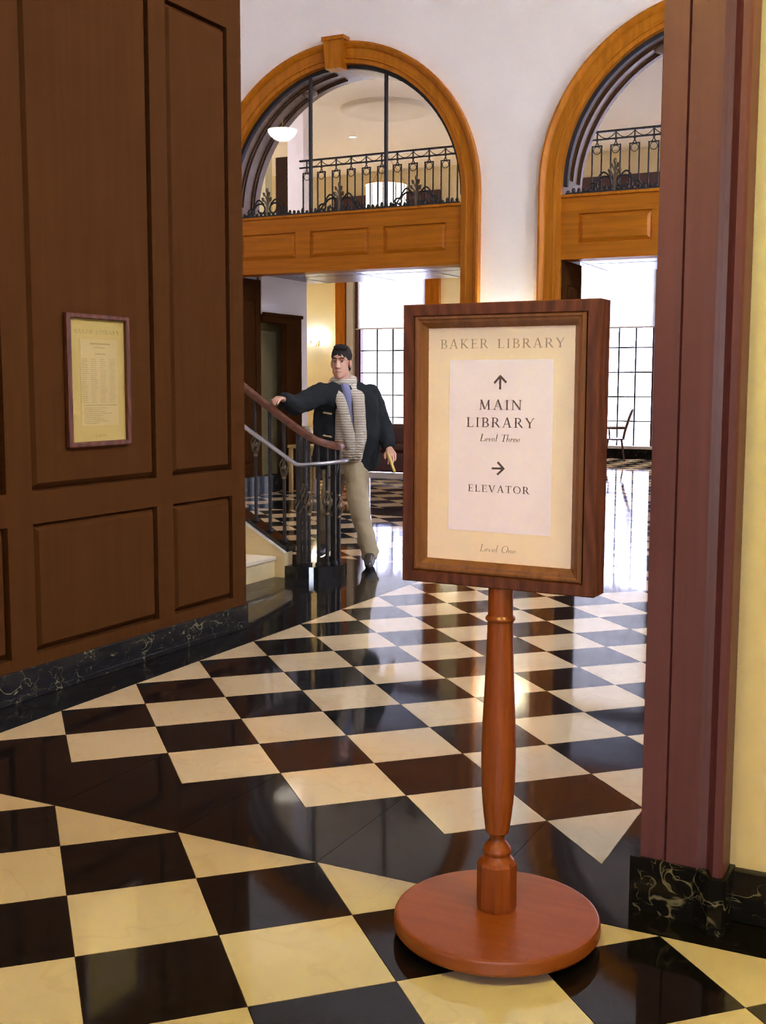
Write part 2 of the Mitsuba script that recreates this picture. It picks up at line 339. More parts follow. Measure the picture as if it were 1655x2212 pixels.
# ------------------------------------------------------------------ arch wall
YA = 8.80; ZS = 3.69; RI, RO = 1.62, 1.86; CX = (-3.486, 0.944, 5.374)
poly = sbox(-8.7, 0, 7.2, 6.8)
for c in CX:
    hole = sbox(c - RI - .03, -1, c + RI + .03, ZS).union(Point(c, ZS).buffer(RI + .03, 64))
    poly = poly.difference(hole)
WB = struct('wall_rear', ext_xz(poly, YA, YA + 0.72), 'm_white_wall', 'white plaster wall with wood-framed arches')
def arch_path(c, r, n=56):
    a = np.linspace(pi, 0, n)
    pts = [(c - r, 0.0), (c - r, ZS * 0.5)] + [(c + r * math.cos(t), ZS + r * math.sin(t)) for t in a] + [(c + r, ZS * 0.5), (c + r, 0.0)]
    return pts
def arch_sweep(c, prof, n=56, z0=0.0):
    """prof: closed list of (radius, y)."""
    paths = [arch_path(c, r, n) for r, y in prof]
    k, npt = len(prof), len(paths[0])
    v = np.array([[(paths[i][s][0], prof[i][1], paths[i][s][1]) for i in range(k)] for s in range(npt)]).reshape(-1, 3)
    f = []
    for s in range(npt - 1):
        for i in range(k):
            j = (i + 1) % k
            a, b, c2, d = s * k + i, s * k + j, (s + 1) * k + j, (s + 1) * k + i
            f += [(a, b, c2), (a, c2, d)]
    m = trimesh.Trimesh(v, np.array(f), process=False); trimesh.repair.fix_normals(m); return m
def arch_only(c, prof, n=56, a0=pi, a1=0.0):
    a = np.linspace(a0, a1, n); k = len(prof)
    v = np.array([[(c + r * math.cos(t), y, ZS + r * math.sin(t)) for r, y in prof] for t in a]).reshape(-1, 3)
    f = []
    for s in range(n - 1):
        for i in range(k):
            j = (i + 1) % k
            f += [(s * k + i, s * k + j, (s + 1) * k + j), (s * k + i, (s + 1) * k + j, (s + 1) * k + i)]
    m = trimesh.Trimesh(v, np.array(f), process=False); trimesh.repair.fix_normals(m); return m
casing_prof = [(RI, YA + .06), (RI, YA - .030), (RI + .045, YA - .034), (RI + .052, YA - .052), (RI + .075, YA - .056), (RI + .082, YA - .046), (RI + .165, YA - .050),
    (RI + .172, YA - .068), (RI + .195, YA - .085), (RO - .022, YA - .096), (RO, YA - .092), (RO, YA + .02)]
arch_lab = ['orange-brown wooden arch casing with keystone around the middle archway', 'orange-brown wooden arch casing cut off by the dark casing at right', None]
beam_lab = ['wooden panelled transom beam across the middle archway', 'wooden panelled transom beam across the right archway', None]
ZB0, ZB1 = 2.885, 3.588
for ai, c in enumerate(CX):
    tr = struct('trim_2', arch_sweep(c, casing_prof), 'm_arch_wood_lit', arch_lab[ai], smooth=35)
    kz = [(c - .105, 5.235), (c + .105, 5.235), (c + .135, 5.575), (c - .135, 5.575)]
    add('keystone', ext_xz(Polygon(kz), YA - .135, YA + .02), 'm_arch_wood_lit', tr)
    add('keystone_cap', ext_xz(sbox(c - .15, 5.56, c + .15, 5.605), YA - .155, YA + .02), 'm_arch_wood_lit', tr)
    # reveal behind the glass: wooden liner and its mouldings
    add('liner', arch_sweep(c, [(RI - .004, YA + .06), (RI - .004, YA + .74), (RI + .028, YA + .74), (RI + .028, YA + .06)]), 'm_liner_wood', tr, smooth=35)
    for y0 in (0.27, 0.33, 0.53, 0.59):
        add('bead', arch_only(c, [(RI - .020, YA + y0), (RI - .020, YA + y0 + .018), (RI - .004, YA + y0 + .018), (RI - .004, YA + y0)], 40, pi - .06, pi / 2 + .12), 'm_panel_wood_dim', tr)
    add('rosette', sph((c - RI * math.cos(1.15) * 0.985, YA + .44, ZS + RI * math.sin(1.15) * 0.985), (.10, .10, .06)), 'm_liner_wood', tr, smooth=True)
    # beam
    bm = struct('trim_3', box(c - RI, c + RI, YA + .03, YA + .26, ZB0, ZB1 - .004), 'm_beam_wood_lit', beam_lab[ai])
    pc = [(c + k * 1.015 - .405, c + k * 1.015 + .405) for k in (-1, 0, 1)]
    pc = [(max(a, c - RI + .05), min(b, c + RI - .05)) for a, b in pc]
    xs = [c - RI] + [x for q in pc for x in q] + [c + RI]
    for k in range(0, len(xs), 2): add('stile', box(xs[k], xs[k + 1], YA, YA + .04, ZB0, ZB1 - .03), 'm_beam_wood_lit', bm)
    for a, b in pc:
        add('rail', box(a, b, YA, YA + .04, ZB0, 3.055), 'm_beam_wood_lit', bm)
        add('rail', box(a, b, YA, YA + .04, 3.375, ZB1 - .03), 'm_beam_wood_lit', bm)
        v, f = raised(a, b, 3.055, 3.375, bev=.042, deep=.020, field=-.002, groove=.008)
        m = trimesh.Trimesh(np.stack([v[:, 0], YA - v[:, 1], v[:, 2]], 1), f, process=False); trimesh.repair.fix_normals(m)
        add('panel', m, 'm_beam_wood_lit', bm)
    add('cap', box(c - RI, c + RI, YA - .022, YA + .10, ZB1 - .032, ZB1, .004), 'm_arch_wood_lit', bm)
    # glazing
    wn = struct('window_1', arch_only(c, [(RI - .045, YA + .055), (RI - .045, YA + .11), (RI + .01, YA + .11), (RI + .01, YA + .055)]), 'm_black_frame',
                ['black-framed half-round glazing above the middle beam', 'black-framed half-round glazing above the right beam', None][ai])
    mx = [-.565 + .13, .565 + .037] if ai == 0 else [-.52, .52]
    mx = [-.434, .602] if ai == 0 else [-.54, .54]
    for x in mx:
        zt = ZS + math.sqrt((RI - .03) ** 2 - x * x)
        add('mullion', box(c + x - .017, c + x + .017, YA + .060, YA + .105, ZB1, zt, .003), 'm_black_frame', wn)
    xs = [-RI + .03] + mx + [RI - .03]
    half = Point(c, ZS).buffer(RI - .03, 48).union(sbox(c - RI + .03, ZB1, c + RI - .03, ZS)).intersection(sbox(c - 3, ZB1, c + 3, 9))
    for a, b in zip(xs[:-1], xs[1:]):
        g = half.intersection(sbox(c + a + .001, ZB1, c + b - .001, 9))
        v2, f2 = trimesh.creation.triangulate_polygon(g, engine='earcut')
        m = trimesh.Trimesh(np.stack([v2[:, 0], np.full(len(v2), YA + .083), v2[:, 1]], 1), f2[:, ::-1], process=False)
        add('pane', m, 'm_glass', wn)
    # panelled reveals of the lower opening
    for s in (-1, 1):
        x = c + s * RI
        rv = struct('trim_4', box(x, x - s * .03, YA + .05, YA + .72, .26, ZB0), 'm_panel_wood_dim', None)
        v, f = raised(YA + .20, YA + .58, .45, 2.62, bev=.03, deep=.014, field=.0, groove=.006)
        m = trimesh.Trimesh(np.stack([x - s * (.046 + v[:, 1]), v[:, 0], v[:, 2]], 1), f, process=False); trimesh.repair.fix_normals(m)
        add('panel', m, 'm_panel_wood_dim', rv)
        add('plinth', box(x, x - s * .04, YA + .02, YA + .74, 0, .26, .003), 'm_plinth', rv)

# iron cresting on top of each beam
def leafy(x, z0, h, y):
    ms = [tube([(x, y, z0), (x, y, z0 + h * .9)], [.020, .010], 6)]
    for s in (-1, 1):
        for k, (w, zz, cr) in enumerate(((.055, .62, .020), (.040, .82, .015))):
            p = [(x, y, z0 + h * (zz - .25)), (x + s * w * .8, y - .012, z0 + h * zz), (x + s * w * 1.15, y - .02, z0 + h * (zz + .02)), (x + s * w, y - .01, z0 + h * (zz - .08))]
            ms.append(tube(bez(p, 5), [cr * .6] * 5 + [cr] * 5 + [cr * .5] * 6, 6))
    ms.append(sph((x, y, z0 + h * .95), (.020, .016, .034), 1))
    return cat_(*ms)
def scroll(x, z0, s, size, y):
    pts = [(x + s * size * (1.0 - .0), y, z0)]
    pts = []
    for k in range(15):
        t = k / 14; a = pi * 0.98 - t * pi * 1.9; r = size * (.50 - .34 * t)
        pts.append((x + s * (size * .62 - r * math.cos(a) * 1.0 - size * .12), y, z0 + size * .40 + r * math.sin(a) * 1.0 - size * .1 * (1 - t)))
    return tube(pts, .011, 6)
crest_lab = ['black iron leaf cresting on the middle archway beam', 'black iron leaf cresting on the right archway beam', 'black iron leaf cresting on the hidden third archway beam']
for ai, c in enumerate(CX[:2]):
    t = thing('iron_cresting', crest_lab[ai], 'ironwork')
    yy = YA + .02
    ms = [box(c - RI + .04, c + RI - .04, yy - .012, yy + .012, ZB1 - .002, ZB1 + .020)]
    for k in range(52):
        x = c - RI + .07 + k * (2 * RI - .14) / 51
        ms.append(sph((x, yy, ZB1 + .028 + .012 * (k % 2)), (.022, .014, .022 + .010 * ((k * 7) % 3)), 1))
    add('base_rail', cat_(*ms), 'm_iron', t, smooth=40)
    for k in (-1, 0, 1):
        x = c + k * 1.03
        f = add('finial', leafy(x, ZB1 + .01, .33, yy), 'm_bronze', t, smooth=40)
        for s in (-1, 1):
            add('scroll', cat_(scroll(x, ZB1 + .02, s, .20, yy), scroll(x + s * .17, ZB1 + .02, s, .12, yy), tube(bez([(x + s * .05, yy, ZB1 + .16), (x + s * .14, yy, ZB1 + .21), (x + s * .25, yy, ZB1 + .06), (x + s * .34, yy, ZB1 + .02)], 6), .010, 6)), 'm_iron', t, smooth=40)

# ------------------------------------------------------------------ gallery (soffit, floor, railing)
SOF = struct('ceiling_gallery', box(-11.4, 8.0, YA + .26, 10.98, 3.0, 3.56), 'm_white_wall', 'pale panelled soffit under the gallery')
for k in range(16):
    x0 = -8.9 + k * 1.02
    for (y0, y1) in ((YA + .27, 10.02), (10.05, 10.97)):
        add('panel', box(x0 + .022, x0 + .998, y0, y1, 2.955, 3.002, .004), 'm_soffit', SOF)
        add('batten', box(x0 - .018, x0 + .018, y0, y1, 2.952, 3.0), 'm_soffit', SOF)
struct('trim_5', box(-11.4, 8.0, 10.90, 11.02, 3.44, 3.62), 'm_cream_wall')
struct('wall_gallery_left', box(-11.4, -5.38, 10.55, 10.72, 0, 2.96), 'm_white_wall')
# upper gallery side wall and doorway seen through the left of the glass
struct('wall_upper_left', ext_xz(sbox(-6.05, 3.6, -5.77, 6.24), 11.85, 12.1), 'm_white_wall')
struct('wall_upper_side', box(-11.4, -6.55, 12.0, 12.2, 3.6, 6.24), 'm_yellow_wall')  # cream wall; its warm lamplight is put into the yellow
struct('trim_6', box(-6.30, -6.05, 11.90, 12.06, 3.6, 5.0, .008), 'm_panel_wood_dim', 'brown wooden doorway casing on the upper gallery')
struct('floor_gallery', box(-11.4, -5.2, 11.0, 12.3, 3.44, 3.60), 'm_cream_wall')

def gallery_rail(x0, x1, phase, label):
    t = thing('gallery_railing', label, 'railing')
    y = 10.78; zt, zm, zb = 4.66, 4.565, 3.574
    add('top_rail', box(x0, x1, y - .022, y + .022, zt - .012, zt + .012, .004), 'm_iron', t)
    add('middle_rail', box(x0, x1, y - .012, y + .012, zm - .010, zm + .010), 'm_iron', t)
    add('bottom_rail', box(x0, x1, y - .012, y + .012, zb - .012, zb + .010), 'm_iron', t)
    k0 = math.ceil((x0 - phase + .07) / .2385); k1 = math.floor((x1 - phase - .07) / .2385)
    for k in range(k0, k1 + 1):
        x = phase + k * .2385
        ms = [box(x - .068, x - .052, y - .008, y + .008, zb, zm - .075), box(x + .052, x + .068, y - .008, y + .008, zb, zm - .075), box(x - .068, x + .068, y - .008, y + .008, zm - .085, zm - .070)]
        ms.append(tube([(x - .022, y, zm - .075), (x + .022, y, zm + .01)], .007, 5)); ms.append(tube([(x + .022, y, zm - .075), (x - .022, y, zm + .01)], .007, 5))
        add('baluster_pair', cat_(*ms), 'm_iron', t)
        a = np.linspace(0, 2 * pi, 21)
        add('ring', tube(np.stack([x + .046 * np.cos(a), 0 * a + y, zm - .13 + .046 * np.sin(a)], 1), .005, 5, False), 'm_iron', t, smooth=40)
        if k < k1:
            a = np.linspace(0, 1, 13)
            add('swag', cat_(tube(np.stack([x + .2385 * a, 0 * a + y, zt - .01 - .30 * a * (1 - a)], 1), .005, 5), box(x - .008, x + .008, y - .008, y + .008, zm, zt)), 'm_iron', t)
gallery_rail(-5.20, -1.80, -4.845, 'black iron gallery railing seen through the middle arch glass')
gallery_rail(-1.10, 2.6, -.86, 'black iron gallery railing seen through the right arch glass')

# passage wall under the gallery at the left, with a doorway
struct('wall_passage', box(-5.4, -5.06, 10.52, 10.72, 0, 2.96), 'm_white_wall', 'narrow white wall end beside the left doorway')
struct('wall_passage_upper', box(-5.4, -5.06, 9.52, 10.52, 2.44, 2.96), 'm_white_wall')
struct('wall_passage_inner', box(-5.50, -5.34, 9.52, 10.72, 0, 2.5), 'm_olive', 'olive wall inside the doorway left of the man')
struct('baseboard_passage', box(-5.36, -5.14, 9.53, 10.10, 0, .24, .004), 'm_plinth')
DR = struct('door_1', box(-5.12, -5.03, 10.12, 10.52, 0, 2.335, .004), 'm_panel_wood_dim', 'dark brown door casing behind the man on the left')
add('head', box(-5.12, -5.03, 9.53, 10.52, 2.335, 2.44, .004), 'm_panel_wood_dim', DR)
add('crown', box(-5.12, -5.01, 9.53, 10.54, 2.42, 2.465, .004), 'm_panel_wood_dim', DR)

# ------------------------------------------------------------------ far room
YF = 19.80; FZ = 6.24
struct('ceiling_far', box(-11.5, 8.0, YA + .70, YF + .3, FZ, FZ + .15), 'm_ceiling', 'cream plaster ceiling of the far room')
MD = struct('ceiling_medallion', lathe([(0, FZ - .020), (.50, FZ - .020), (.60, FZ - .03), (.66, FZ - .055), (.70, FZ - .065), (.76, FZ - .055), (.80, FZ - .03), (.82, FZ + .01), (0, FZ + .01)], (-5.70, 14.60, 0), 64), 'm_ceiling', 'round plaster medallion on the far ceiling', smooth=30)
W1 = (-8.953, 4, .402); W2 = (-3.997, 5, .3525)
def win_x1(w): return w[0] + w[1] * w[2]
wp = sbox(-11.5, 0, 8.0, FZ)
Z0W, DZW, NR = 0.26, 0.505, 10
for w in (W1, W2, (0.6, 5, .36), (4.4, 5, .36)):
    wp = wp.difference(sbox(w[0] - .05, Z0W - .05, win_x1(w) + .05, Z0W + NR * DZW + .05))
struct('wall_far', ext_xz(wp, YF, YF + .3), 'm_cream_wall', 'cream wall with tall leaded windows at the far end')
struct('wall_far_left', box(-11.5, -10.85, 9.5, YF, 0, FZ), 'm_cream_wall')
struct('wall_far_right', box(7.8, 8.0, 9.5, YF, 0, FZ), 'm_cream_wall')
struct('baseboard_far', box(-11.5, 8.0, YF - .04, YF + .01, 0, .20, .004), 'm_plinth', 'black baseboard below the far windows')
win_lab = ['tall leaded window behind the man', 'tall leaded window at right beside the wooden casing', None, None]
for wi, w in enumerate((W1, W2, (0.6, 5, .36), (4.4, 5, .36))):
    x0, x1 = w[0], win_x1(w); z0, z1 = Z0W, Z0W + NR * DZW
    fr = struct('window_2', cat_(box(x0 - .06, x0, YF + .02, YF + .16, z0 - .05, z1 + .05), box(x1, x1 + .06, YF + .02, YF + .16, z0 - .05, z1 + .05), box(x0, x1, YF + .02, YF + .16, z1, z1 + .05)), 'm_mahogany', win_lab[wi])
    add('sill', box(x0 - .12, x1 + .12, YF - .16, YF + .16, z0 - .06, z0, .006), 'm_pale' if wi == 1 else 'm_mahogany', fr)
    add('casing', box(x0 - .60 if wi == 0 else x0 - .22, x0 - .36 if wi == 0 else x0 - .06, YF - .10, YF + .02, .2, 5.36, .01), 'm_arch_wood_lit', fr)
    add('head', box(x0 - .62 if wi == 0 else x0 - .22, x1 + .40, YF - .12, YF + .02, 5.33, 5.74, .01), 'm_pier_wood', fr)
    if wi == 0: add('casing', box(x0 - .34, x0 - .16, YF - .05, YF + .02, .2, 5.36, .01), 'm_pale', fr)
    if wi == 0: add('casing', box(x0 - .13, x0 - .04, YF - .03, YF + .02, .2, 5.36, .01), 'm_pier_wood', fr)
    add('casing', box(x1 + .06, x1 + .40, YF - .10, YF + .02, .2, 5.36, .01), 'm_mahogany' if wi == 1 else 'm_arch_wood_lit', fr)
    for k in range(1, w[1]): add('muntin', box(x0 + k * w[2] - .012, x0 + k * w[2] + .012, YF + .07, YF + .10, z0, z1), 'm_black_frame', fr)
    for k in range(1, NR): add('muntin', box(x0, x1, YF + .07, YF + .10, z0 + k * DZW - .010, z0 + k * DZW + .010), 'm_black_frame', fr)
    for a in range(w[1]):
        for b in range(NR):
            X0, X1, ZA, ZZ = x0 + a * w[2] + .010, x0 + (a + 1) * w[2] - .010, z0 + b * DZW + .009, z0 + (b + 1) * DZW - .009
            m = trimesh.Trimesh([(X0, YF + .085, ZA), (X1, YF + .085, ZA), (X1, YF + .085, ZZ), (X0, YF + .085, ZZ)], [(0, 1, 2), (0, 2, 3)], process=False)
            add('pane', m, 'm_glass', fr)
    if wi < 2:
        bl = thing('roller_blind', ['white roller blind half lowered over the window behind the man', 'white roller blind half lowered over the right-hand window'][wi], 'blind')
        zb = 2.785 if wi == 0 else 2.70
        add('cloth', box(x0 - .10, x1 + .10, YF - .028, YF - .024, zb, 5.33), 'm_shade_cloth', bl)
        add('bottom_bar', box(x0 - .10, x1 + .10, YF - .036, YF - .016, zb - .025, zb, .004), 'm_pale', bl)
# outside
struct('ground_snow', box(-60, 60, YF + .4, 120, -.6, -.3), 'm_snow', 'snowy ground outside the windows')
def bare_tree(x, y, h, seed, label):
    r = np.random.default_rng(seed); t = thing('bare_tree', label, 'tree')
    br = []
    def grow(p, d, L, rad, lvl):
        q = [p]; dd = d
        for k in range(4):
            dd = dd + r.normal(0, .10, 3); dd /= np.linalg.norm(dd); q.append(q[-1] + dd * L / 4)
        br.append((lvl, tube(q, np.linspace(rad, rad * .6, 5), 5)))
        if lvl < 3:
            for k in range(3):
                nd = dd + r.normal(0, .55, 3); nd[2] = abs(nd[2]) * .8 + .25; nd /= np.linalg.norm(nd)
                grow(q[-1 - (k % 2)], nd, L * .62, rad * .55, lvl + 1)
    grow(np.array([x, y, -.35]), np.array([0, 0, 1.0]), h * .42, h * .022, 0)
    add('trunk', cat_(*[m for l, m in br if l == 0]), 'm_bark', t)
    add('branches', cat_(*[m for l, m in br if l > 0]), 'm_bark', t)
bare_tree(-10.2, 24.5, 6.5, 3, 'bare winter tree outside the window behind the man')
bare_tree(-4.6, 28.0, 7.0, 5, 'bare winter tree outside the right-hand window')
lp = thing('lamp_post', 'pale lamp post with a hooked head outside the right window', 'lamp post')
add('pole', tube([(-2.62, 22.2, -.35), (-2.62, 22.2, 1.05)], .022, 8), 'm_facade', lp)
add('head', tube(bez([(-2.62, 22.2, 1.05), (-2.56, 22.2, 1.16), (-2.44, 22.2, 1.16), (-2.38, 22.2, 1.05)], 6), .05, 8), 'm_snow', lp)
bd = thing('campus_building', 'pale building across the snow outside the windows', 'building')
add('facade', box(-34, 14, 62, 72, -.4, 8.5), 'm_facade', bd)
add('roof', trimesh.Trimesh([(-35, 61, 8.5), (15, 61, 8.5), (15, 73, 8.5), (-35, 73, 8.5), (-35, 67, 12), (15, 67, 12)], [(0, 1, 5), (0, 5, 4), (2, 3, 4), (2, 4, 5), (1, 2, 5), (3, 0, 4)], process=False), 'm_snow', bd)
for k in range(14):
    for zz in (1.0, 4.6): add('window', box(-32.5 + k * 3.3, -31.2 + k * 3.3, 61.93, 62.02, zz, zz + 2.2), 'm_bark', bd)

# ------------------------------------------------------------------ lamps
def bowl_lamp(x, y, z, label, k=L_BOWL, r=.20):
    t = thing('bowl_lamp', label, 'lamp')
    prof = [(.0, -.15), (.05, -.148), (.11, -.125), (.16, -.085), (.19, -.04), (.20, 0), (.19, 0), (.0, -.02)]
    m = lathe([(a * r / .2, b * r / .2) for a, b in prof], (x, y, z), 28)
    add('bowl', m, 'm_emit_base', t, smooth=30, emitter=emit((1, .93, .80), k))
    add('rim', lathe([(r * 1.0, -.008), (r * 1.06, -.008), (r * 1.06, .012), (r * 1.0, .012), (r * 1.0, -.008)], (x, y, z), 28), 'm_brass', t, smooth=40)
    add('finial', lathe([(0, -.20), (.02, -.185), (.028, -.165), (.018, -.15), (0, -.145)], (x, y, z), 12), 'm_brass', t, smooth=40)
    top = 6.8
    add('chain', cat_(*[tube([(x + r * .95 * math.cos(a), y + r * .95 * math.sin(a), z), (x, y, min(z + .55, top - .05))], .006, 5) for a in (0, 2.1, 4.2)], tube([(x, y, min(z + .5, top - .1)), (x, y, top)], .010, 6)), 'm_brass', t)
bowl_lamp(-6.64, 5.1, 5.60, 'bright white glass bowl lamp hanging over the stair hall', L_BOWL, .24)
def globe(x, y, z, r, top, col, k, label, group):
    t = thing('unseen_globe_lamp', label, 'lamp', group)
    add('globe', sph((x, y, z), r, 3), 'm_emit_base', t, smooth=True, emitter=emit(col, k))
    add('rod', tube([(x, y, z + r * .97), (x, y, top)], .014, 8), 'm_brass', t, smooth=40)
    add('collar', lathe([(0, z + r * .94), (.07, z + r * .94), (.08, z + r + .03), (0, z + r + .05)], (x, y, 0), 20), 'm_brass', t, smooth=40)
for i, (x, y) in enumerate(((5.3, 0.2), (6.2, 5.0))):  # out of view; cool globes stand in for the daylight of the hall
    globe(x, y, 5.5, .30, 6.8, NEUT, L_HALL, 'unseen globe lamp hanging high in the hall ' + ('nearest the dark casing', 'in the right corner')[i], 'unseen globe lamps in the hall')
for i, (x, y) in enumerate(((3.4, -6.1), (5.4, -5.6))):  # out of view; stand in for daylight from the entrance doors behind the camera
    t = thing('unseen_daylight_lamp', 'unseen globe lamp standing in for entrance daylight at the back of the lobby ' + ('facing the sign', 'in the right corner')[i], 'lamp', 'unseen stand-in lamps for daylight in the lobby')
    add('base', lathe([(0, 0), (.17, 0), (.17, .02), (.03, .05), (0, .05)], (x, y, 0), 24), 'm_brass', t, smooth=30)
    add('pole', tube([(x, y, .04), (x, y, 1.6)], .014, 8), 'm_brass', t, smooth=40)
    add('globe', sph((x, y, 1.78), .20, 3), 'm_emit_base', t, smooth=True, emitter=emit(COOL, 150.0))
for i, (x, y) in enumerate(((3.9, -1.4), (2.4, -2.5))):  # out of view, placed to warm the near floor and the yellow wall
    t = thing('unseen_lobby_lamp', 'unseen warm round lamp on the lobby ceiling ' + ('beside the yellow wall', 'in front of the sign')[i], 'lamp', 'unseen lamps on the lobby ceiling')
    add('diffuser', lathe([(0, 3.50), (.18, 3.52), (.26, 3.58), (.28, 3.66), (0, 3.66)], (x, y, 0), 28), 'm_emit_base', t, smooth=30, emitter=emit(WARM, L_LOBBY))
    add('ring', lathe([(.28, 3.62), (.32, 3.62), (.32, 3.70), (.28, 3.70), (.28, 3.62)], (x, y, 0), 28), 'm_brass', t, smooth=30)
t = thing('ceiling_spotlight', 'tiny bright spotlight in the far ceiling near the medallion', 'light')
add('lens', lathe([(0, FZ - .006), (.07, FZ - .006), (.07, FZ), (0, FZ)], (-7.285, 16.3, 0), 16), 'm_emit_base', t, emitter=emit((1, .95, .8), 12.0))
add('ring', lathe([(.07, FZ - .010), (.09, FZ - .010), (.09, FZ), (.07, FZ), (.07, FZ - .010)], (-7.285, 16.3, 0), 16), 'm_ceiling', t)
t = thing('pendant_lamp', 'white drum pendant lamp hanging in the far room', 'lamp')
px_, py_ = -5.42, 14.0
for k in range(10):
    a = np.linspace(k * 2 * pi / 10 + .035, (k + 1) * 2 * pi / 10 - .035, 5)
    v = [(px_ + .34 * math.cos(q), py_ + .34 * math.sin(q), z) for z in (4.45, 4.84) for q in a]
    f = [(i, i + 1, i + 6) for i in range(4)] + [(i, i + 6, i + 5) for i in range(4)]
    add('glass_panel', trimesh.Trimesh(v, f, process=False), 'm_emit_base', t, emitter=emit((1, .93, .78), L_PEND))
add('hoops', cat_(lathe([(.33, 4.43), (.355, 4.43), (.355, 4.455), (.33, 4.455), (.33, 4.43)], (px_, py_, 0), 30), lathe([(.33, 4.835), (.355, 4.835), (.355, 4.86), (.33, 4.86), (.33, 4.835)], (px_, py_, 0), 30)), 'm_brass', t)
add('rods', cat_(*[tube([(px_ + .34 * math.cos(a), py_ + .34 * math.sin(a), 4.86), (px_, py_, 5.35)], .008, 5) for a in (0.3, 2.4, 4.5)], tube([(px_, py_, 5.3), (px_, py_, 6.2)], .012, 6)), 'm_brass', t)
for i, (x, y) in enumerate(((2.6, 17.4), (-2.2, 15.5), (1.5, 14.5))):  # added out of view to brighten the far room and its ceiling
    t = thing('added_downlight', 'added round light in the far ceiling ' + ('over the far right corner', 'in front of the right-hand window', 'over the right half of the room')[i], 'light', 'added lights in the far ceiling')
    add('lens', lathe([(0, FZ - .006), (.16, FZ - .006), (.16, FZ), (0, FZ)], (x, y, 0), 20), 'm_emit_base', t, emitter=emit((1, .88, .68), L_FAR * 3))
    add('ring', lathe([(.16, FZ - .012), (.20, FZ - .012), (.20, FZ), (.16, FZ), (.16, FZ - .012)], (x, y, 0), 20), 'm_brass', t)
def sconce(x, y, z, label, k):
    t = thing('wall_sconce', label, 'lamp')
    add('back_plate', lathe([(0, 0), (.05, 0), (.045, .012), (0, .02)], (0, 0, 0), 20).apply_transform(trimesh.transformations.rotation_matrix(pi / 2, (1, 0, 0))).apply_translation((x, y, z - .16)), 'm_brass', t, smooth=40)
    for s in (-1, 1):
        arm = add('arm', tube(bez([(x, y - .01, z - .16), (x + s * .05, y - .07, z - .22), (x + s * .11, y - .11, z - .19), (x + s * .11, y - .11, z - .12)], 6), .010, 6), 'm_brass', t, smooth=40)
        add('cup', lathe([(0, 0), (.022, .003), (.03, .02), (0, .02)], (x + s * .11, y - .11, z - .125), 14), 'm_brass', t, smooth=40)
        add('shade', lathe([(.035, 0), (.055, .05), (.05, .12), (.04, .16), (.0, .165), (0, .0), (.035, 0)], (x + s * .11, y - .11, z - .10), 16), 'm_emit_base', t, smooth=40, emitter=emit((1, .72, .32), k))
sconce(-10.08, YF, 2.62, 'brass wall sconce glowing on the far wall left of the window', L_SCONCE * 2.2)
sconce(-6.62, YF, 2.62, 'brass wall sconce glowing on the far wall right of the left window', L_SCONCE * 2.2)
sconce(-1.27, YA, 2.16, 'brass wall sconce on the white pier behind the sign', L_SCONCE * .5)

# ------------------------------------------------------------------ staircase
ST = thing('staircase', 'cream stone steps at the end of the panelled wall', 'stairs')
for k in range(9):
    xk = -1.335 - k * .282; z = .165 * (k + 1)
    add('riser', box(xk - .282, xk - .018, 2.20, 3.86, z - .165, z - .030), 'm_cream_stone', ST)
    add('tread', box(xk - .30, xk, 2.20, 3.86, z - .032, z, .008), 'm_tread', ST)
zz = lambda x, o: .165 + (-1.335 - x) * .165 / .282 + o
sp = Polygon([(-1.262, 0), (-1.262, .196), (-3.9, zz(-3.9, .065)), (-3.9, 0)])
add('stringer', ext_xz(sp, 3.86, 3.975), 'm_cream_stone', ST)
cp = Polygon([(-1.262, .192), (-1.262, .203), (-3.9, zz(-3.9, .072)), (-3.9, zz(-3.9, .060))])
add('stringer_cap', ext_xz(cp, 3.855, 3.885), 'm_pale', ST)
cp = Polygon([(-1.262, .198), (-1.262, .235), (-3.9, zz(-3.9, .105)), (-3.9, zz(-3.9, .060))])
add('kerb_cap', ext_xz(cp, 3.885, 4.03), 'm_border', ST)
# black curved kerb at the foot of the railing
VC = np.array([-1.17, 4.14]); VR = .21
kerb = Polygon([(-1.262, 3.86), (-1.17, 3.86)] + [(VC[0] + (VR + .06) * math.cos(a), VC[1] + (VR + .06) * math.sin(a)) for a in np.linspace(-pi / 2, pi * .75, 30)] + [(-1.262, 4.2)])
add('kerb', ext_xy(kerb, 0.0, .092), 'm_border', ST)

SR = thing('stair_railing', 'black iron stair railing with curved mahogany handrail', 'railing')
railc = bez([(-3.9, 3.955, 3.02), (-2.4, 3.955, 1.98), (-1.665, 3.955, 1.470), (-1.36, 3.955, 1.268), (-1.17, 3.955, 1.148), (-1.05, 3.975, 1.080), (-.985, 4.04, 1.045), (-.955, 4.13, 1.025), (-.965, 4.22, 1.020), (-1.02, 4.31, 1.020), (-1.12, 4.36, 1.020)], 8)
def rail_sweep(path, prof):
    """prof: (side, up) closed; path horizontal tangent frame."""
    P = np.asarray(path); t = np.gradient(P, axis=0); side = np.stack([t[:, 1], -t[:, 0], 0 * t[:, 0]], 1); side /= np.linalg.norm(side, axis=1, keepdims=True)
    k = len(prof); v = np.array([[p + s * a + np.array([0, 0, b]) for a, b in prof] for p, s in zip(P, side)]).reshape(-1, 3); f = []
    for i in range(len(P) - 1):
        for j in range(k):
            q = (j + 1) % k; f += [(i * k + j, i * k + q, (i + 1) * k + q), (i * k + j, (i + 1) * k + q, (i + 1) * k + j)]
    for e in (0, len(P) - 1):
        for j in range(1, k - 1): f.append((e * k, e * k + j, e * k + j + 1))
    m = trimesh.Trimesh(v, np.array(f), process=False); trimesh.repair.fix_normals(m); return m
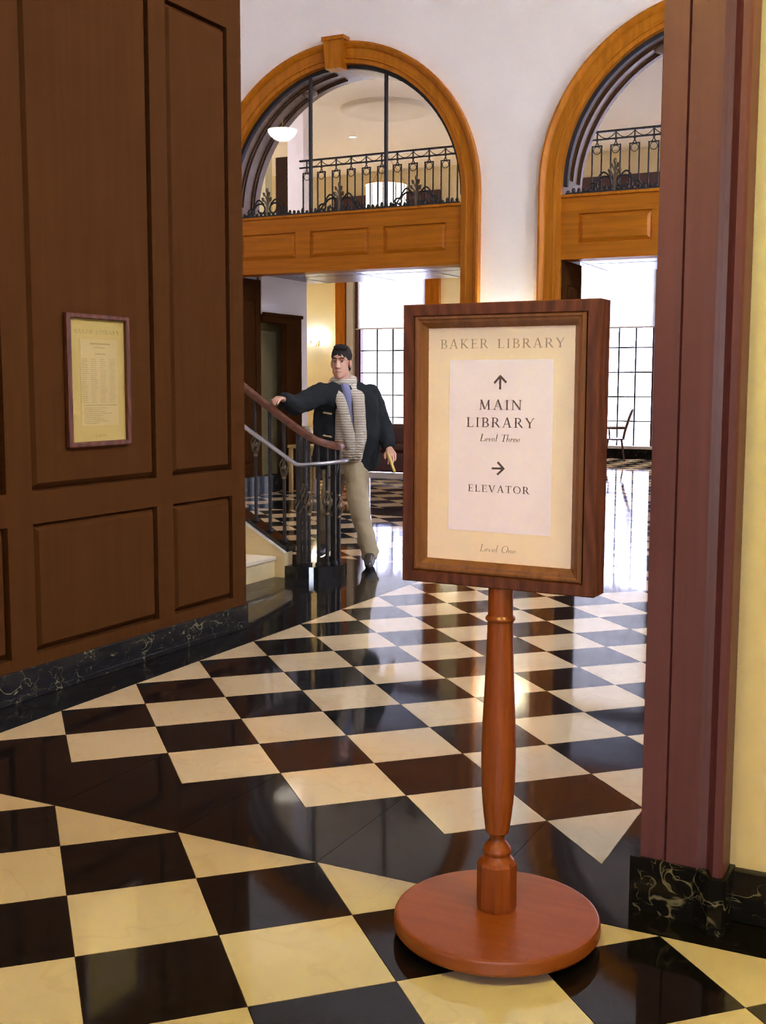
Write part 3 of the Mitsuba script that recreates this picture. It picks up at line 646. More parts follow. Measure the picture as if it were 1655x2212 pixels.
add('handrail', rail_sweep(railc, [(-.030, -.035), (-.036, -.010), (-.030, .014), (-.012, .026), (.012, .026), (.030, .014), (.036, -.010), (.030, -.035)]), 'm_mahogany', SR, smooth=40, label='curved mahogany handrail')
steel = bez([(-2.6, 3.86, 1.80), (-1.665, 3.86, 1.195), (-1.40, 3.86, 1.035), (-1.19, 3.86, .910), (-1.12, 3.862, .885), (-1.0, 3.90, .893), (-.92, 4.0, .900), (-.89, 4.14, .905), (-.93, 4.27, .905)], 8)
add('steel_rail', tube(steel, .017, 10), 'm_steel', SR, smooth=50, label='brushed steel tube handrail')
add('bracket', tube(bez([(-.975, 4.05, .78), (-.93, 4.05, .79), (-.905, 4.06, .84), (-.905, 4.07, .885)], 6), .008, 6), 'm_iron', SR)
def rail_z(x, y):
    d = (railc[:, 0] - x) ** 2 + (railc[:, 1] - y) ** 2
    return railc[np.argmin(d), 2]
def baluster(x, y, z0, z1, orn, r=.011, name='baluster'):
    key = add(name, cat_(box(x - r, x + r, y - r, y + r, z0, z1, .003), box(x - .02, x + .02, y - .02, y + .02, z0, z0 + .03, .004)), 'm_iron', SR)
    if orn:
        zc = z0 + (z1 - z0) * orn; ms = []
        for a in range(4):
            th = a * pi / 2 + .4; q = []
            for s in np.linspace(0, 1, 9):
                rr = .006 + .030 * math.sin(pi * s); q.append((x + rr * math.cos(th + 2.4 * s), y + rr * math.sin(th + 2.4 * s), zc - .075 + .15 * s))
            ms.append(tube(q, .0055, 5))
        ms += [sph((x, y, zc - .085), .018, 1), sph((x, y, zc + .085), .018, 1), sph((x, y, zc), (.016, .016, .03), 1)]
        add('basket', cat_(*ms), 'm_bronze', key, smooth=40)
for k in range(17):
    x = -1.319 - k * .131
    baluster(x, 3.955, zz(x, .1065), rail_z(x, 3.955) - .03, .62 if k % 2 == 0 else 0)
baluster(-1.185, 3.955, .09, 1.12, .45, .018, 'newel_post'); baluster(-1.135, 3.955, .09, 1.09, .55, .014)
for i, a in enumerate(np.radians([-68, -48, -28, -6, 20, 46, 72])):
    x, y = VC[0] + VR * math.cos(a), VC[1] + VR * math.sin(a)
    baluster(x, y, .09, rail_z(x, y) - .03, (.50, 0, .53, 0, .50, 0, .5)[i])

# ------------------------------------------------------------------ sign stand
SG = thing('sign_stand', 'wooden directory sign on a turned post with round base', 'sign')
BX, BY = 2.277, -.822
add('base', lathe([(0, .018), (.262, .018), (.274, .022), (.280, .030), (.280, .054), (.276, .062), (.266, .066), (0, .066)], (2.285, -.845, 0), 72), 'm_disc_wood', SG, smooth=30)
for a in (0.3, 2.4, 4.5): add('foot', lathe([(0, 0), (.022, 0), (.024, .010), (.018, .019), (0, .019)], (2.285 + .20 * math.cos(a), -.845 + .20 * math.sin(a), 0), 14), 'm_pale', SG, smooth=30)
zc = lambda ypx: 1.4899 - (ypx - 834.0) * 3.02 / 2464.5 * 1.0
def pz(yc): return zc(1240 + yc / 2.515)
prof = [(0, pz(95) + .03), (.033, pz(95) + .03), (.033, pz(95)), (.0335, pz(225)), (.039, pz(238)), (.040, pz(245)), (.039, pz(252)), (.0345, pz(262)), (.035, pz(330)), (.037, pz(480)), (.0405, pz(650)), (.044, pz(800)), (.0465, pz(950)), (.0468, pz(1040)),
    (.0455, pz(1180)), (.042, pz(1280)), (.0375, pz(1370)), (.0335, pz(1430)), (.0325, pz(1455)), (.029, pz(1462)), (.0225, pz(1468)), (.0195, pz(1490)), (.021, pz(1505)), (.030, pz(1525)), (.0365, pz(1545)), (.0385, pz(1555)), (.0395, pz(1568)), (.036, pz(1580)), (.0365, pz(1592)), (.040, pz(1602)), (.047, pz(1622)), (.0, pz(1622))]
add('post', lathe(prof[::-1], (BX, BY - .003, 0), 40), 'm_post_wood', SG, smooth=40, label='turned reddish wooden post')
# octagonal block at the foot of the post
oc = Polygon([(.0545 * math.cos(a), .0545 * math.sin(a)) for a in np.arange(8) * pi / 4 + pi / 8 - .10])
zt_, zb_ = pz(1640), .064
v = []
for z, s in ((zb_, .96), (zb_ + .012, 1.0), (zt_, 1.0), (pz(1618), .86)):
    v += [(BX + s * x, BY - .003 + s * y, z) for x, y in list(oc.exterior.coords)[:-1]]
add('block', trimesh.Trimesh(v).convex_hull, 'm_post_wood', SG)
# board: local u (right), v (down from the top), w (out toward the reader)
BW, BH, BD = .545, .746, .082
bth = -.0397; bu = np.array([math.cos(bth), math.sin(bth), 0]); bn = np.array([math.sin(bth), -math.cos(bth), 0])
b0 = np.array([2.270, -.862, 1.704]) - bu * BW / 2
def bmap(pts):
    p = np.asarray(pts, float); return b0 + p[:, :1] * bu + p[:, 2:3] * bn + np.stack([0 * p[:, 1], 0 * p[:, 1], -p[:, 1]], 1)
def bmesh_(m):
    m = m.copy(); m.vertices = bmap(m.vertices); trimesh.repair.fix_normals(m); return m
def frame(u0, v0, u1, v1, prof, m, parent, name):
    """mitred frame: prof is closed (inset, w); four pieces, each its own part."""
    cs = [(u0, v0, 1, 1), (u1, v0, -1, 1), (u1, v1, -1, -1), (u0, v1, 1, -1)]
    for k in range(4):
        a, b = cs[k], cs[(k + 1) % 4]; n = len(prof)
        v = [(a[0] + a[2] * d, a[1] + a[3] * d, w) for d, w in prof] + [(b[0] + b[2] * d, b[1] + b[3] * d, w) for d, w in prof]
        f = []
        for i in range(n):
            j = (i + 1) % n; f += [(i, j, n + j), (i, n + j, n + i)]
        for i in range(1, n - 1): f += [(0, i, i + 1), (n, n + i, n + i + 1)]
        mm = trimesh.Trimesh(bmap(v), np.array(f), process=False); trimesh.repair.fix_normals(mm)
        add(name, mm, m, parent)
add('back_board', bmesh_(box(.012, BW - .012, .012, BH - .012, -BD, -.028)), 'm_sign_wood', SG)
frame(0, 0, BW, BH, [(.0, -BD), (.0, -.003), (.003, .0), (.029, .0), (.031, -.004), (.031, -.030), (.012, -.030), (.012, -BD)], 'm_sign_wood', SG, 'frame_side')
frame(.0315, .0285, BW - .0345, BH - .0315, [(.0, -.030), (.0, -.006), (.005, -.002), (.010, -.002), (.014, -.006), (.020, -.007), (.028, -.016), (.034, -.022), (.034, -.030)], 'm_sign_inner', SG, 'moulding')
add('mat_board', bmesh_(box(.058, BW - .058, .056, BH - .056, -.030, -.0235)), 'm_matboard', SG, label='cream mat board')
add('paper', bmesh_(box(.1286, .4195, .1465, .5995, -.0245, -.0228)), 'm_paper', SG, label='pale pink notice sheet')

# serif capitals built from strokes, unit cap height
def bar(x0, y0, x1, y1, w): return LineString([(x0, y0), (x1, y1)]).buffer(w / 2, cap_style=2)
def serif(x, y, w=.30, t=.045): return sbox(x - w / 2, y - (t if y > .5 else 0), x + w / 2, y + (0 if y > .5 else t))
def ring(cx, cy, rx, ry, tk, tn, x0=None):
    o = affinity.scale(Point(cx, cy).buffer(1, 24), rx, ry); i = affinity.scale(Point(cx, cy).buffer(1, 24), rx - tk, ry - tn); return o.difference(i)
TH, TN = .115, .045
def glyph(ch):
    st = lambda x: union_all([bar(x, 0, x, 1, TH), serif(x, 0), serif(x, 1)])
    if ch == 'I': return st(.15), .30
    if ch == 'A': return union_all([bar(.10, 0, .38, 1.0, TN), bar(.68, 0, .40, 1.03, TH), bar(.20, .34, .57, .34, TN), serif(.10, 0, .24), serif(.68, 0, .28)]), .80
    if ch == 'B':
        return union_all([st(.15), ring(.30, .745, .28, .255, TH, TN).intersection(sbox(.30, 0, 2, 2)), ring(.30, .26, .34, .26, TH, TN).intersection(sbox(.30, 0, 2, 2)), bar(.15, .977, .31, .977, TN), bar(.15, .505, .31, .505, TN), bar(.15, .023, .31, .023, TN)]), .64
    if ch == 'K': return union_all([st(.15), bar(.20, .42, .60, .98, TN), bar(.30, .52, .70, 0, TH), serif(.60, 1, .24), serif(.70, 0, .24)]), .80
    if ch == 'E': return union_all([st(.15), bar(.15, .977, .54, .977, TN), bar(.15, .51, .46, .51, TN), bar(.15, .023, .57, .023, TN), bar(.54, .84, .54, 1, .035), bar(.46, .42, .46, .60, .035), bar(.57, 0, .59, .19, .035)]), .62
    if ch == 'R': return union_all([st(.15), ring(.30, .735, .29, .265, TH, TN).intersection(sbox(.30, 0, 2, 2)), bar(.15, .977, .31, .977, TN), bar(.15, .49, .31, .49, TN), bar(.36, .50, .68, 0, TH), serif(.70, 0, .16)]), .74
    if ch == 'L': return union_all([st(.15), bar(.15, .023, .56, .023, TN), bar(.56, 0, .58, .2, .035)]), .60
    if ch == 'Y': return union_all([bar(.37, 0, .37, .45, TH), serif(.37, 0), bar(.08, 1, .38, .44, TH), bar(.68, 1, .38, .42, TN), serif(.08, 1, .24), serif(.68, 1, .22)]), .74
    if ch == 'M': return union_all([bar(.12, 0, .17, 1, TN), bar(.17, 1, .46, .04, TH), bar(.78, 1, .47, .04, TN), bar(.80, 0, .78, 1, TH), serif(.11, 0, .22), serif(.81, 0, .26), serif(.14, 1, .18), serif(.82, 1, .18)]), .96
    if ch == 'N': return union_all([bar(.13, 0, .13, 1, TN), bar(.13, 1, .72, .02, TH), bar(.72, 0, .72, 1, TN), serif(.13, 0, .22), serif(.09, 1, .18), serif(.72, 1, .22)]), .84
    if ch == 'V': return union_all([bar(.08, 1, .39, 0, TH), bar(.68, 1, .40, 0, TN), serif(.09, 1, .26), serif(.68, 1, .22)]), .76
    if ch == 'T': return union_all([bar(.34, 0, .34, 1, TH), serif(.34, 0), bar(.02, .977, .66, .977, TN), bar(.03, .8, .02, 1, .035), bar(.65, .8, .66, 1, .035)]), .68
    if ch == 'O': return ring(.43, .5, .42, .52, TH, TN), .86
    w = .085
    if ch == 'e': return union_all([ring(.21, .22, .20, .235, .07, .04).difference(sbox(.22, .10, .6, .215)), bar(.05, .225, .40, .225, .04)]), .44
    if ch == 'v': return union_all([bar(.05, .45, .17, 0, w), bar(.36, .45, .18, 0, .04)]), .42
    if ch == 'l': return union_all([bar(.10, 0, .10, 1.02, w), bar(.10, .02, .20, .04, .04)]), .24
    if ch == 'h': return union_all([bar(.09, 0, .09, 1.02, w), ring(.24, .27, .17, .19, w, .04).intersection(sbox(.0, .27, 1, 1)), bar(.37, 0, .37, .28, w)]), .48
    if ch == 'n': return union_all([bar(.09, 0, .09, .45, w), ring(.24, .27, .17, .19, w, .04).intersection(sbox(.0, .27, 1, 1)), bar(.37, 0, .37, .28, w)]), .48
    if ch == 'r': return union_all([bar(.09, 0, .09, .45, w), ring(.21, .27, .14, .18, .05, .05).intersection(sbox(.1, .33, 1, 1))]), .32
    return None, .40
def word(txt, u0, u1, vb, h, m, parent, w0, place, slant=0.0, track=.10, name='lettering', bold=0.0):
    x, gs = 0.0, [[]]
    for ch in txt:
        g, a = glyph(ch)
        if g is not None: gs[-1].append(affinity.translate(g, x, 0))
        else: gs.append([])
        x += a + track
    ws = [union_all(q) for q in gs]
    if slant: ws = [affinity.affine_transform(g, [1, slant, 0, 1, 0, 0]) for g in ws]
    bx = union_all(ws).bounds
    k = (u1 - u0) / (bx[2] - bx[0])
    for g in ws:
        g = affinity.affine_transform(g, [k, 0, 0, -h, u0 - bx[0] * k, vb])
        mm = cat_(*[extrude_polygon(q, .0005, engine='earcut') for q in getattr(g, 'geoms', [g])])
        mm.apply_translation((0, 0, w0)); mm.vertices = place(mm.vertices); trimesh.repair.fix_normals(mm)
        add(name, mm, m, parent)
word('BAKER', .1009, .2386, .1166, .0240, 'm_ink_grey', SG, -.0235, bmap, 0, .22)
word('LIBRARY', .2647, .4490, .1172, .0240, 'm_ink_grey', SG, -.0235, bmap, 0, .22)
word('MAIN', .2153, .3344, .2765, .0255, 'm_ink', SG, -.0228, bmap, 0, .20)
word('LIBRARY', .1794, .3715, .3222, .0252, 'm_ink', SG, -.0228, bmap, 0, .20)
word('Level Three', .2177, .3312, .3592, .0185, 'm_ink', SG, -.0228, bmap, .22, .04)
word('ELEVATOR', .1856, .3598, .4935, .0186, 'm_ink', SG, -.0228, bmap, 0, .20)
word('Level One', .2206, .3235, .6523, .0188, 'm_ink_grey', SG, -.0235, bmap, .22, .04)
def arrow(pts):
    g = union_all([LineString(p).buffer(w, cap_style=2, join_style=2) for p, w in pts])
    mm = extrude_polygon(g, .0006, engine='earcut'); mm.apply_translation((0, 0, -.0228)); mm.vertices = bmap(mm.vertices); trimesh.repair.fix_normals(mm)
    add('arrow', mm, 'm_ink', SG)
arrow([([(.2739, .190), (.2739, .2236)], .0027), ([(.2572, .2070), (.2739, .1893), (.2913, .2058)], .0027)])
arrow([([(.2539, .4298), (.2862, .4298)], .0027), ([(.2697, .4130), (.2868, .4298), (.2688, .4462)], .0027)])

# ------------------------------------------------------------------ framed notice on the left wall
NB = thing('framed_notice', 'narrow framed notice hanging on the panelled wall', 'notice')
def lmap(p):
    p = np.asarray(p, float); return (np.c_[p[:, 0], p[:, 2], p[:, 1], np.ones(len(p))] @ LWM.T)[:, :3]
def lw2(m): m = m.copy(); m.vertices = lmap(m.vertices); trimesh.repair.fix_normals(m); return m   # local (t, z, out)
nu0, nu1, nz0, nz1 = .058, .520, 1.180, 1.838
for (a, b, c_, d) in ((nu0, nu1, nz1 - .024, nz1), (nu0, nu1, nz0, nz0 + .026), (nu0, nu0 + .030, nz0, nz1), (nu1 - .026, nu1, nz0, nz1)):
    add('frame_side', lw2(box(a, b, c_, d, .0, .030, .005)), 'm_sign_wood', NB)
add('mat_board', lw2(box(nu0 + .01, nu1 - .01, nz0 + .01, nz1 - .01, .0, .008)), 'm_paper_dim_lit', NB)
add('paper', lw2(box(.165, .440, 1.285, 1.715, .008, .0095)), 'm_paper_dim_lit2', NB)
lplace = lambda p: lmap(np.c_[p[:, 0], -p[:, 1], p[:, 2]])
word('BAKER LIBRARY', .128, .460, -1.742, .020, 'm_ink_faint', NB, .0082, lplace, 0, .2)
word('Level One', .262, .350, -1.228, .015, 'm_ink_faint', NB, .0082, lplace, .22, .05)
ms = [box(.235, .385, 1.690, 1.697, .0095, .0100), box(.265, .345, 1.672, 1.676, .0095, .0100), box(.270, .350, 1.640, 1.645, .0095, .0100)]
for c0 in (.195, .262, .330, .398):
    for k in range(22):
        L = .030 + .018 * rng.random(); ms.append(box(c0 - .022, c0 - .022 + L, 1.615 - k * .0102, 1.6175 - k * .0102, .0095, .0100))
for k in range(9):
    L = .09 + .12 * rng.random(); ms.append(box(.185, .185 + L, 1.372 - k * .0095, 1.3745 - k * .0095, .0095, .0100))
ms.append(box(.185, .425, 1.385, 1.389, .0095, .0100))
add('print_lines', lw2(cat_(*ms)), 'm_ink_faint', NB, label='faint grey columns of small print', kind='stuff')

# ------------------------------------------------------------------ far furniture
SE = thing('settee', 'dark maroon leather settee beyond the archway behind the man', 'settee')
sx0, sx1, sy = -5.35, -3.55, 12.60
add('seat', box(sx0 + .05, sx1 - .05, sy, sy + .75, .12, .45, .03), 'm_leather', SE)
add('backrest', box(sx0 + .05, sx1 - .05, sy + .58, sy + .85, .30, .86, .05), 'm_leather', SE)
for a, b in ((sx0, sx0 + .16), (sx1 - .16, sx1)): add('arm', box(a, b, sy - .02, sy + .80, .10, .66, .04), 'm_leather', SE)
for k in range(3): add('cushion', box(sx0 + .17 + k * .49, sx0 + .65 + k * .49, sy - .01, sy + .58, .45, .56, .03), 'm_leather', SE)
add('plinth', box(sx0 + .02, sx1 - .02, sy - .03, sy + .1, .0, .10, .02), 'm_pale', SE, label='pale base rail')
TB = thing('side_table', 'small gold-coloured table behind the stair railing', 'table')
tx, ty = -4.72, 10.15
add('top', box(tx - .22, tx + .22, ty - .2, ty + .2, .62, .665, .008), 'm_gold_fabric', TB)
for dx in (-.18, .18):
    for dy in (-.16, .16): add('leg', box(tx + dx - .025, tx + dx + .025, ty + dy - .025, ty + dy + .025, 0, .62, .004), 'm_gold_fabric', TB)
JR = thing('ornate_vase', 'small cream ornate vase on the gold side table', 'vase')
add('body', lathe([(0, .0), (.06, .0), (.05, .03), (.085, .09), (.10, .15), (.085, .20), (.055, .235), (.075, .26), (.0, .26)], (tx - .02, ty, .665), 20), 'm_tread', JR, smooth=40)
add('band', lathe([(.098, .13), (.106, .135), (.106, .16), (.098, .165), (.098, .13)], (tx - .02, ty, .665), 20), 'm_brass', JR, smooth=40)
BC = thing('black_chair', 'low black leather armchair behind the stair railing', 'chair')
cx_, cy_ = -4.02, 9.85
add('seat', box(cx_ - .28, cx_ + .28, cy_ - .25, cy_ + .28, .22, .42, .03), 'm_black_leather', BC)
add('backrest', box(cx_ - .28, cx_ + .28, cy_ + .2, cy_ + .32, .40, .72, .03), 'm_black_leather', BC)
for s in (-1, 1):
    add('arm', box(cx_ + s * .30 - .04, cx_ + s * .30 + .04, cy_ - .25, cy_ + .30, .40, .56, .02), 'm_black_leather', BC)
    for dy in (-.22, .27): add('leg', box(cx_ + s * .27 - .02, cx_ + s * .27 + .02, cy_ + dy - .02, cy_ + dy + .02, 0, .24), 'm_steel', BC)
# windsor chair near the right window
WC = thing('windsor_chair', 'dark wooden spindle-back chair before the right window', 'chair')
wx, wy = -2.72, 18.9
def wpt(a, b, z): return (wx + a * .24 + b * .97, wy - a * .97 + b * .24, z)   # a: side, b: back direction
seat = sph((0, 0, 0), (1, 1, 1), 2); seat.vertices = np.array([wpt(.24 * x, .22 * y, .44 + .028 * z) for x, y, z in seat.vertices])
add('seat', seat, 'm_mahogany', WC, smooth=True)
for sa in (-1, 1):
    for sb in (-1, 1): add('leg', tube([wpt(.15 * sa, .13 * sb, .43), wpt(.22 * sa, .20 * sb, 0)], [.018, .013], 8), 'm_mahogany', WC, smooth=40)
bow = [wpt(.20 * math.cos(t), .17 + .16 * (math.sin(t)), .46 + .56 * math.sin(t) ** .75) for t in np.linspace(0.001, pi - .001, 19)]
add('bow', tube(bow, .024, 8), 'm_mahogany', WC, smooth=40)
for k in (-2, -1, 0, 1, 2):
    aa = .065 * k; t_ = math.acos(aa / .20); add('spindle', tube([wpt(aa * .8, .17, .45), wpt(aa, .17 + .16 * math.sin(t_), .46 + .56 * math.sin(t_) ** .75)], .015, 6), 'm_mahogany', WC)
for s in (-1, 1): add('arm', tube(bez([wpt(.20 * s, .20, .66), wpt(.24 * s, .02, .66), wpt(.25 * s, -.16, .66)], 6), .020, 6), 'm_mahogany', WC)
for s in (-1, 1): add('arm_post', tube([wpt(.22 * s, -.10, .45), wpt(.25 * s, -.12, .66)], .010, 6), 'm_mahogany', WC)

# ------------------------------------------------------------------ the man
J = {k: np.array(v) for k, v in dict(head=(-1.255, 4.767, 1.672), neck=(-1.254, 4.815, 1.50), chest=(-1.2, 4.80, 1.33), belly=(-1.19, 4.80, 1.08), pelvis=(-1.23, 4.82, .86),
    shR=(-1.36, 4.62, 1.425), elR=(-1.405, 4.30, 1.325), wrR=(-1.385, 4.07, 1.375), haR=(-1.375, 3.985, 1.390), shL=(-1.075, 4.94, 1.415), elL=(-.975, 4.985, 1.17), wrL=(-.872, 4.88, .985), haL=(-.815, 4.83, .915),
    hipR=(-1.32, 4.80, .84), knR=(-1.401, 4.825, .455), anR=(-1.577, 5.064, .10), toR=(-1.530, 4.90, .045), hipL=(-1.15, 4.83, .84), knL=(-1.035, 4.676, .475), anL=(-.954, 4.71, .095), toL=(-.865, 4.52, .038)).items()}
def msph(c, r, seg=20): return m3.Manifold.sphere(1.0, seg).scale([r, r, r] if np.isscalar(r) else list(r)).translate([float(x) for x in c])
def mell(c, r, R):
    m = m3.Manifold.sphere(1.0, 24).scale(list(r))
    M = np.zeros((3, 4)); M[:, :3] = R; M[:, 3] = c
    return m.transform(M)
def bone(*cr): return m3.Manifold.batch_hull([msph(c, r) for c, r in cr])
def fuse(parts, size=.018, it=10):
    m = m3.Manifold.batch_boolean(parts, m3.OpType.Add).refine_to_length(size)
    q = m.to_mesh(); tm = trimesh.Trimesh(q.vert_properties[:, :3], q.tri_verts, process=True)
    trimesh.smoothing.filter_taubin(tm, iterations=it); return tm
PM = thing('person', 'man in dark coat and cream ribbed scarf descending beside the stair rail', 'person')
labels[PM]['label'] = 'man in dark coat and cream ribbed scarf with one hand on the handrail'
fd = np.array([.20, -.98, 0.0]); fd /= np.linalg.norm(fd)            # the way his face points
sd = np.array([-fd[1], fd[0], 0.0]); upv = np.array([0, 0, 1.0])      # his left
hd_ = J['head']
HR = np.stack([sd, fd, upv], 1)
H = lambda a, b, c: hd_ + a * sd + b * fd + c * upv
head_parts = [mell(H(0, -.012, .045), (.077, .098, .098), HR), m3.Manifold.batch_hull([mell(H(0, .018, -.01), (.066, .074, .07), HR), msph(H(0, .062, -.105), .030), msph(H(.042, .025, -.075), .026), msph(H(-.042, .025, -.075), .026)]),
    m3.Manifold.batch_hull([msph(H(0, .092, .020), .010), msph(H(0, .115, -.030), .013), msph(H(.014, .094, -.036), .010), msph(H(-.014, .094, -.036), .010)]),
    m3.Manifold.batch_hull([msph(H(-.042, .070, .034), .014), msph(H(.042, .070, .034), .014), msph(H(0, .080, .036), .014)]),
    mell(H(.080, -.010, -.005), (.012, .024, .036), HR), mell(H(-.080, -.010, -.005), (.012, .024, .036), HR),
    m3.Manifold.batch_hull([msph(H(.022, .080, -.066), .010), msph(H(-.022, .080, -.066), .010), msph(H(0, .086, -.066), .012)])]
body = head_parts + [bone((H(0, -.02, -.05), .058), (J['neck'], .060), (J['neck'] - [0, 0, .06], .070)),
    bone((J['shR'], .050), (J['shL'], .050), (J['neck'] - [0, 0, .1], .06)), bone((J['neck'] - [0, 0, .08], .075), (J['chest'] + [0, .03, 0], .08), (J['belly'] + [0, .03, 0], .08)), bone((J['belly'] + [0, .03, 0], .08), (J['hipR'], .078), (J['hipL'], .078)),
    bone((J['shR'], .058), (J['elR'], .042)), bone((J['elR'], .042), (J['wrR'], .027)), bone((J['shL'], .058), (J['elL'], .042)), bone((J['elL'], .042), (J['wrL'], .027)),
    bone((J['hipR'], .090), (J['knR'], .058)), bone((J['knR'], .056), (J['anR'], .040)), bone((J['hipL'], .090), (J['knL'], .058)), bone((J['knL'], .056), (J['anL'], .040)),
    bone((J['anR'], .038), (J['toR'], .032)), bone((J['anL'], .038), (J['toL'], .030))]
def hand(w, h, fdir, side, down, curl, thumb):
    """palm from wrist w to h, fingers along fdir curling toward down"""
    fdir = fdir / np.linalg.norm(fdir); side = side / np.linalg.norm(side); out = []
    out.append(m3.Manifold.batch_hull([msph(w, .024), msph(h + side * .030, .014), msph(h - side * .030, .014), msph(h, .016)]))
    for k, L in zip((-1.5, -.5, .5, 1.5), (.066, .078, .074, .058)):
        p = h + side * .020 * k; d = fdir.copy(); q = [p]
        for s in (.45, .32, .26):
            ang = curl * (.6 if s == .45 else 1.0); d = d * math.cos(ang) + down * math.sin(ang); d /= np.linalg.norm(d); q.append(q[-1] + d * L * s)
        for a, b, r0, r1 in zip(q[:-1], q[1:], (.0095, .009, .008), (.009, .008, .007)): out.append(bone((a, r0), (b, r1)))
    b0_ = w * .55 + h * .45 + side * thumb * .024; t1 = b0_ + side * thumb * .026 + fdir * .028; t2 = t1 + fdir * .028 + down * .012
    out += [bone((b0_, .013), (t1, .011)), bone((t1, .011), (t2, .009))]
    return out
body += hand(J['wrR'], J['haR'], np.array([-.25, -.9, -.05]), np.array([-.95, .28, .1]), np.array([0, -.2, -1.0]), .65, 1)
body += hand(J['wrL'], J['haL'], J['haL'] - J['wrL'], np.array([.7, .5, .3]), np.array([-.5, -.2, -.6]), .35, -1)
add('body', fuse(body, .012, 8), 'm_skin', PM, smooth=True)
for s in (-1, 1):
    add('eye', sph(H(.031 * s, .083, .012), (.012, .008, .007), 2), 'm_eye', PM, smooth=True)
    add('eyebrow', tube([H(.052 * s, .076, .038), H(.032 * s, .090, .044), H(.012 * s, .092, .038)], [.004, .0055, .004], 6), 'm_hair', PM)
add('mouth', tube([H(-.026, .084, -.068), H(0, .0975, -.066), H(.026, .084, -.068)], [.003, .006, .003], 6), 'm_lip', PM)
hair = [mell(H(0, -.020, .062), (.085, .104, .098), HR)]
hm = m3.Manifold.batch_boolean(hair, m3.OpType.Add)
cut = m3.Manifold.batch_hull([mell(H(0, .11, -.06), (.074, .075, .13), HR), mell(H(0, .12, -.15), (.08, .07, .1), HR)])
hm = (hm + mell(H(0, -.06, .0), (.080, .062, .085), HR) + mell(H(.01, .045, .128), (.062, .045, .030), HR)) - cut
q = hm.refine_to_length(.014).to_mesh(); tm = trimesh.Trimesh(q.vert_properties[:, :3], q.tri_verts, process=True); trimesh.smoothing.filter_taubin(tm, iterations=6)
tm.vertices += tm.vertex_normals * (meshkit.noise(tm.vertices * 90)[:, None] - .5) * .008
add('hair', tm, 'm_hair', PM, smooth=True, label='short dark hair')
# clothes
tf = np.array([.30, -.954, 0]); ts_ = np.array([.954, .30, 0])          # torso front, torso left
F = lambda j, a, b, c: J[j] + a * ts_ + b * tf + c * upv
trou = [bone((J['pelvis'] + [0, 0, .10], .135), (J['hipR'] - [0, 0, .02], .110), (J['hipL'] - [0, 0, .02], .110)), bone((J['hipR'], .108), (J['knR'], .082)), bone((J['knR'], .084), (J['anR'] + [0, 0, .01], .072)), bone((J['hipL'], .110), (J['knL'], .084)), bone((J['knL'], .084), (J['anL'] + [0, 0, .01], .070))]
tm = fuse(trou, .016, 10)
fold = (meshkit.fbm(tm.vertices * [9, 9, 16], 3) - .5); tm.vertices += tm.vertex_normals * fold[:, None] * .042
add('trousers', tm, 'm_trousers', PM, smooth=True, label='beige trousers')
for a, t_ in (('anR', 'toR'), ('anL', 'toL')):
    d = J[t_] - J[a]; d[2] = 0; d /= np.linalg.norm(d); z0 = J[t_][2] - .036
    A_ = np.array([J[a][0], J[a][1], z0 + .05]) - d * .045; Tt = np.array([J[t_][0], J[t_][1], z0 + .038]) + d * .02
    sh = m3.Manifold.batch_hull([msph(A_, .045), msph(J[a] - [0, 0, .01], .046), msph(A_ * .4 + Tt * .6 + [0, 0, .01], .046), msph(Tt, .034)])
    lo = m3.Manifold.cube([2, 2, .2], True).translate([float(A_[0]), float(A_[1]), float(z0 - .0 - .1)])
    q = (sh - lo).refine_to_length(.015).to_mesh(); m_ = trimesh.Trimesh(q.vert_properties[:, :3], q.tri_verts, process=True)
    add('shoe', m_, 'm_black_leather', PM, smooth=40)
coat = [bone((J['shR'] + [0, 0, -.01], .092), (J['shL'] + [0, 0, -.01], .092), (J['neck'] - [0, 0, .05], .085), (F('chest', -.17, -.02, 0), .13), (F('chest', .12, -.02, 0), .13)),
    bone((F('chest', -.17, -.02, 0), .13), (F('chest', .12, -.02, 0), .13), (F('belly', -.18, -.02, 0), .135), (F('belly', .13, -.02, 0), .135)),
    bone((F('belly', -.18, -.02, 0), .135), (F('belly', .13, -.02, 0), .135), (F('pelvis', -.17, -.02, .04), .13), (F('pelvis', .15, -.02, .02), .13)),
    bone((J['shR'], .090), (J['elR'], .078)), bone((J['elR'], .078), (J['wrR'] + (J['elR'] - J['wrR']) * .12, .058)), bone((J['shL'], .092), (J['elL'], .078)), bone((J['elL'], .078), (J['wrL'] + (J['elL'] - J['wrL']) * .10, .058))]
tm = fuse(coat, .018, 10)
fold = (meshkit.fbm(tm.vertices * [11, 11, 7], 3) - .5); tm.vertices += tm.vertex_normals * fold[:, None] * .05
add('coat', tm, 'm_coat', PM, smooth=True, label='dark navy toggle coat')
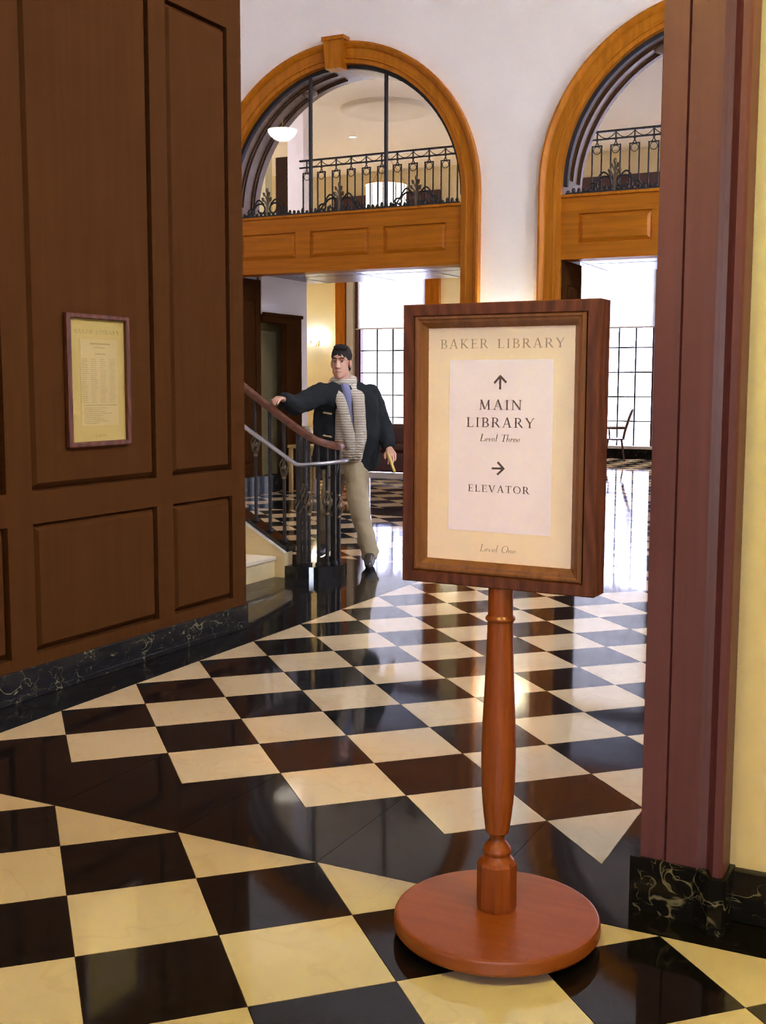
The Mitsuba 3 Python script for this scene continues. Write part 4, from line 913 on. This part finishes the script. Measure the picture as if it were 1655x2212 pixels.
# collar, sweater, scarf, shirt: laid on the front of the coat
def front(path, r, m, name, lab=None, flat=.45):
    P = np.array(path); t_ = tube(P, r, 12)
    c = np.repeat(P, 12, 0); d = t_.vertices - c; k = (d @ tf)[:, None] * tf
    t_.vertices = c + d - k * (1 - flat); add(name, t_, m, PM, smooth=True, label=lab)
sw = [bone((F('chest', -.03, .085, .06), .065), (F('chest', .085, .085, .06), .065), (F('belly', -.035, .085, 0), .075), (F('belly', .095, .085, 0), .075), (F('pelvis', -.015, .09, .045), .075), (F('pelvis', .085, .09, .045), .075))]
add('sweater', fuse(sw, .02, 6), 'm_knit', PM, smooth=True, label='cream ribbed sweater')
front(bez([F('neck', -.085, .02, .03), F('neck', -.090, .085, -.05), F('chest', -.045, .165, .05), F('belly', .010, .175, .08), F('belly', .055, .175, -.10), F('pelvis', .05, .175, .05)], 8), np.r_[np.full(8, .036), np.linspace(.042, .056, 33)], 'm_knit', 'scarf_end', 'cream ribbed scarf')
front(bez([F('neck', .080, .02, .03), F('neck', .090, .085, -.05), F('chest', .105, .165, .02), F('belly', .115, .175, .06), F('belly', .105, .175, -.10), F('pelvis', .10, .175, .04)], 8), np.r_[np.full(8, .036), np.linspace(.040, .052, 33)], 'm_knit', 'scarf_end', 'cream ribbed scarf')
front(bez([F('neck', .0, .055, -.01), F('chest', .012, .145, .09), F('chest', .035, .160, -.02), F('belly', .045, .165, .10)], 8), np.linspace(.050, .014, 25), 'm_shirt', 'shirt', 'blue shirt front')
_a = np.linspace(0, 2 * pi, 25)
add('scarf_loop', tube([J['neck'] + .082 * math.cos(q) * ts_ + (.078 * math.sin(q) + .005) * tf + (.030 - .020 * math.sin(q)) * upv for q in _a], .034, 10, False), 'm_knit', PM, smooth=True, label='cream ribbed scarf')
for z in (-.07, -.26): add('toggle', tube([F('chest', -.19, .135, z + .006), F('chest', -.115, .16, z - .004)], [.008, .008], 8), 'm_toggle', PM)
CU = thing('rolled_paper', 'rolled yellow paper in the hand of the man', 'paper')
e = J['haL']; d_ = (J['haL'] - J['wrL']); d_ /= np.linalg.norm(d_)
dn_ = np.array([-.35, -.75, -.35]); dn_ /= np.linalg.norm(dn_)
add('roll', tube([e + dn_ * .030 - d_ * .05, e + dn_ * .030 + d_ * .05, e + dn_ * .030 + d_ * .17], .012, 12), 'm_yellow_paper', CU, smooth=40)
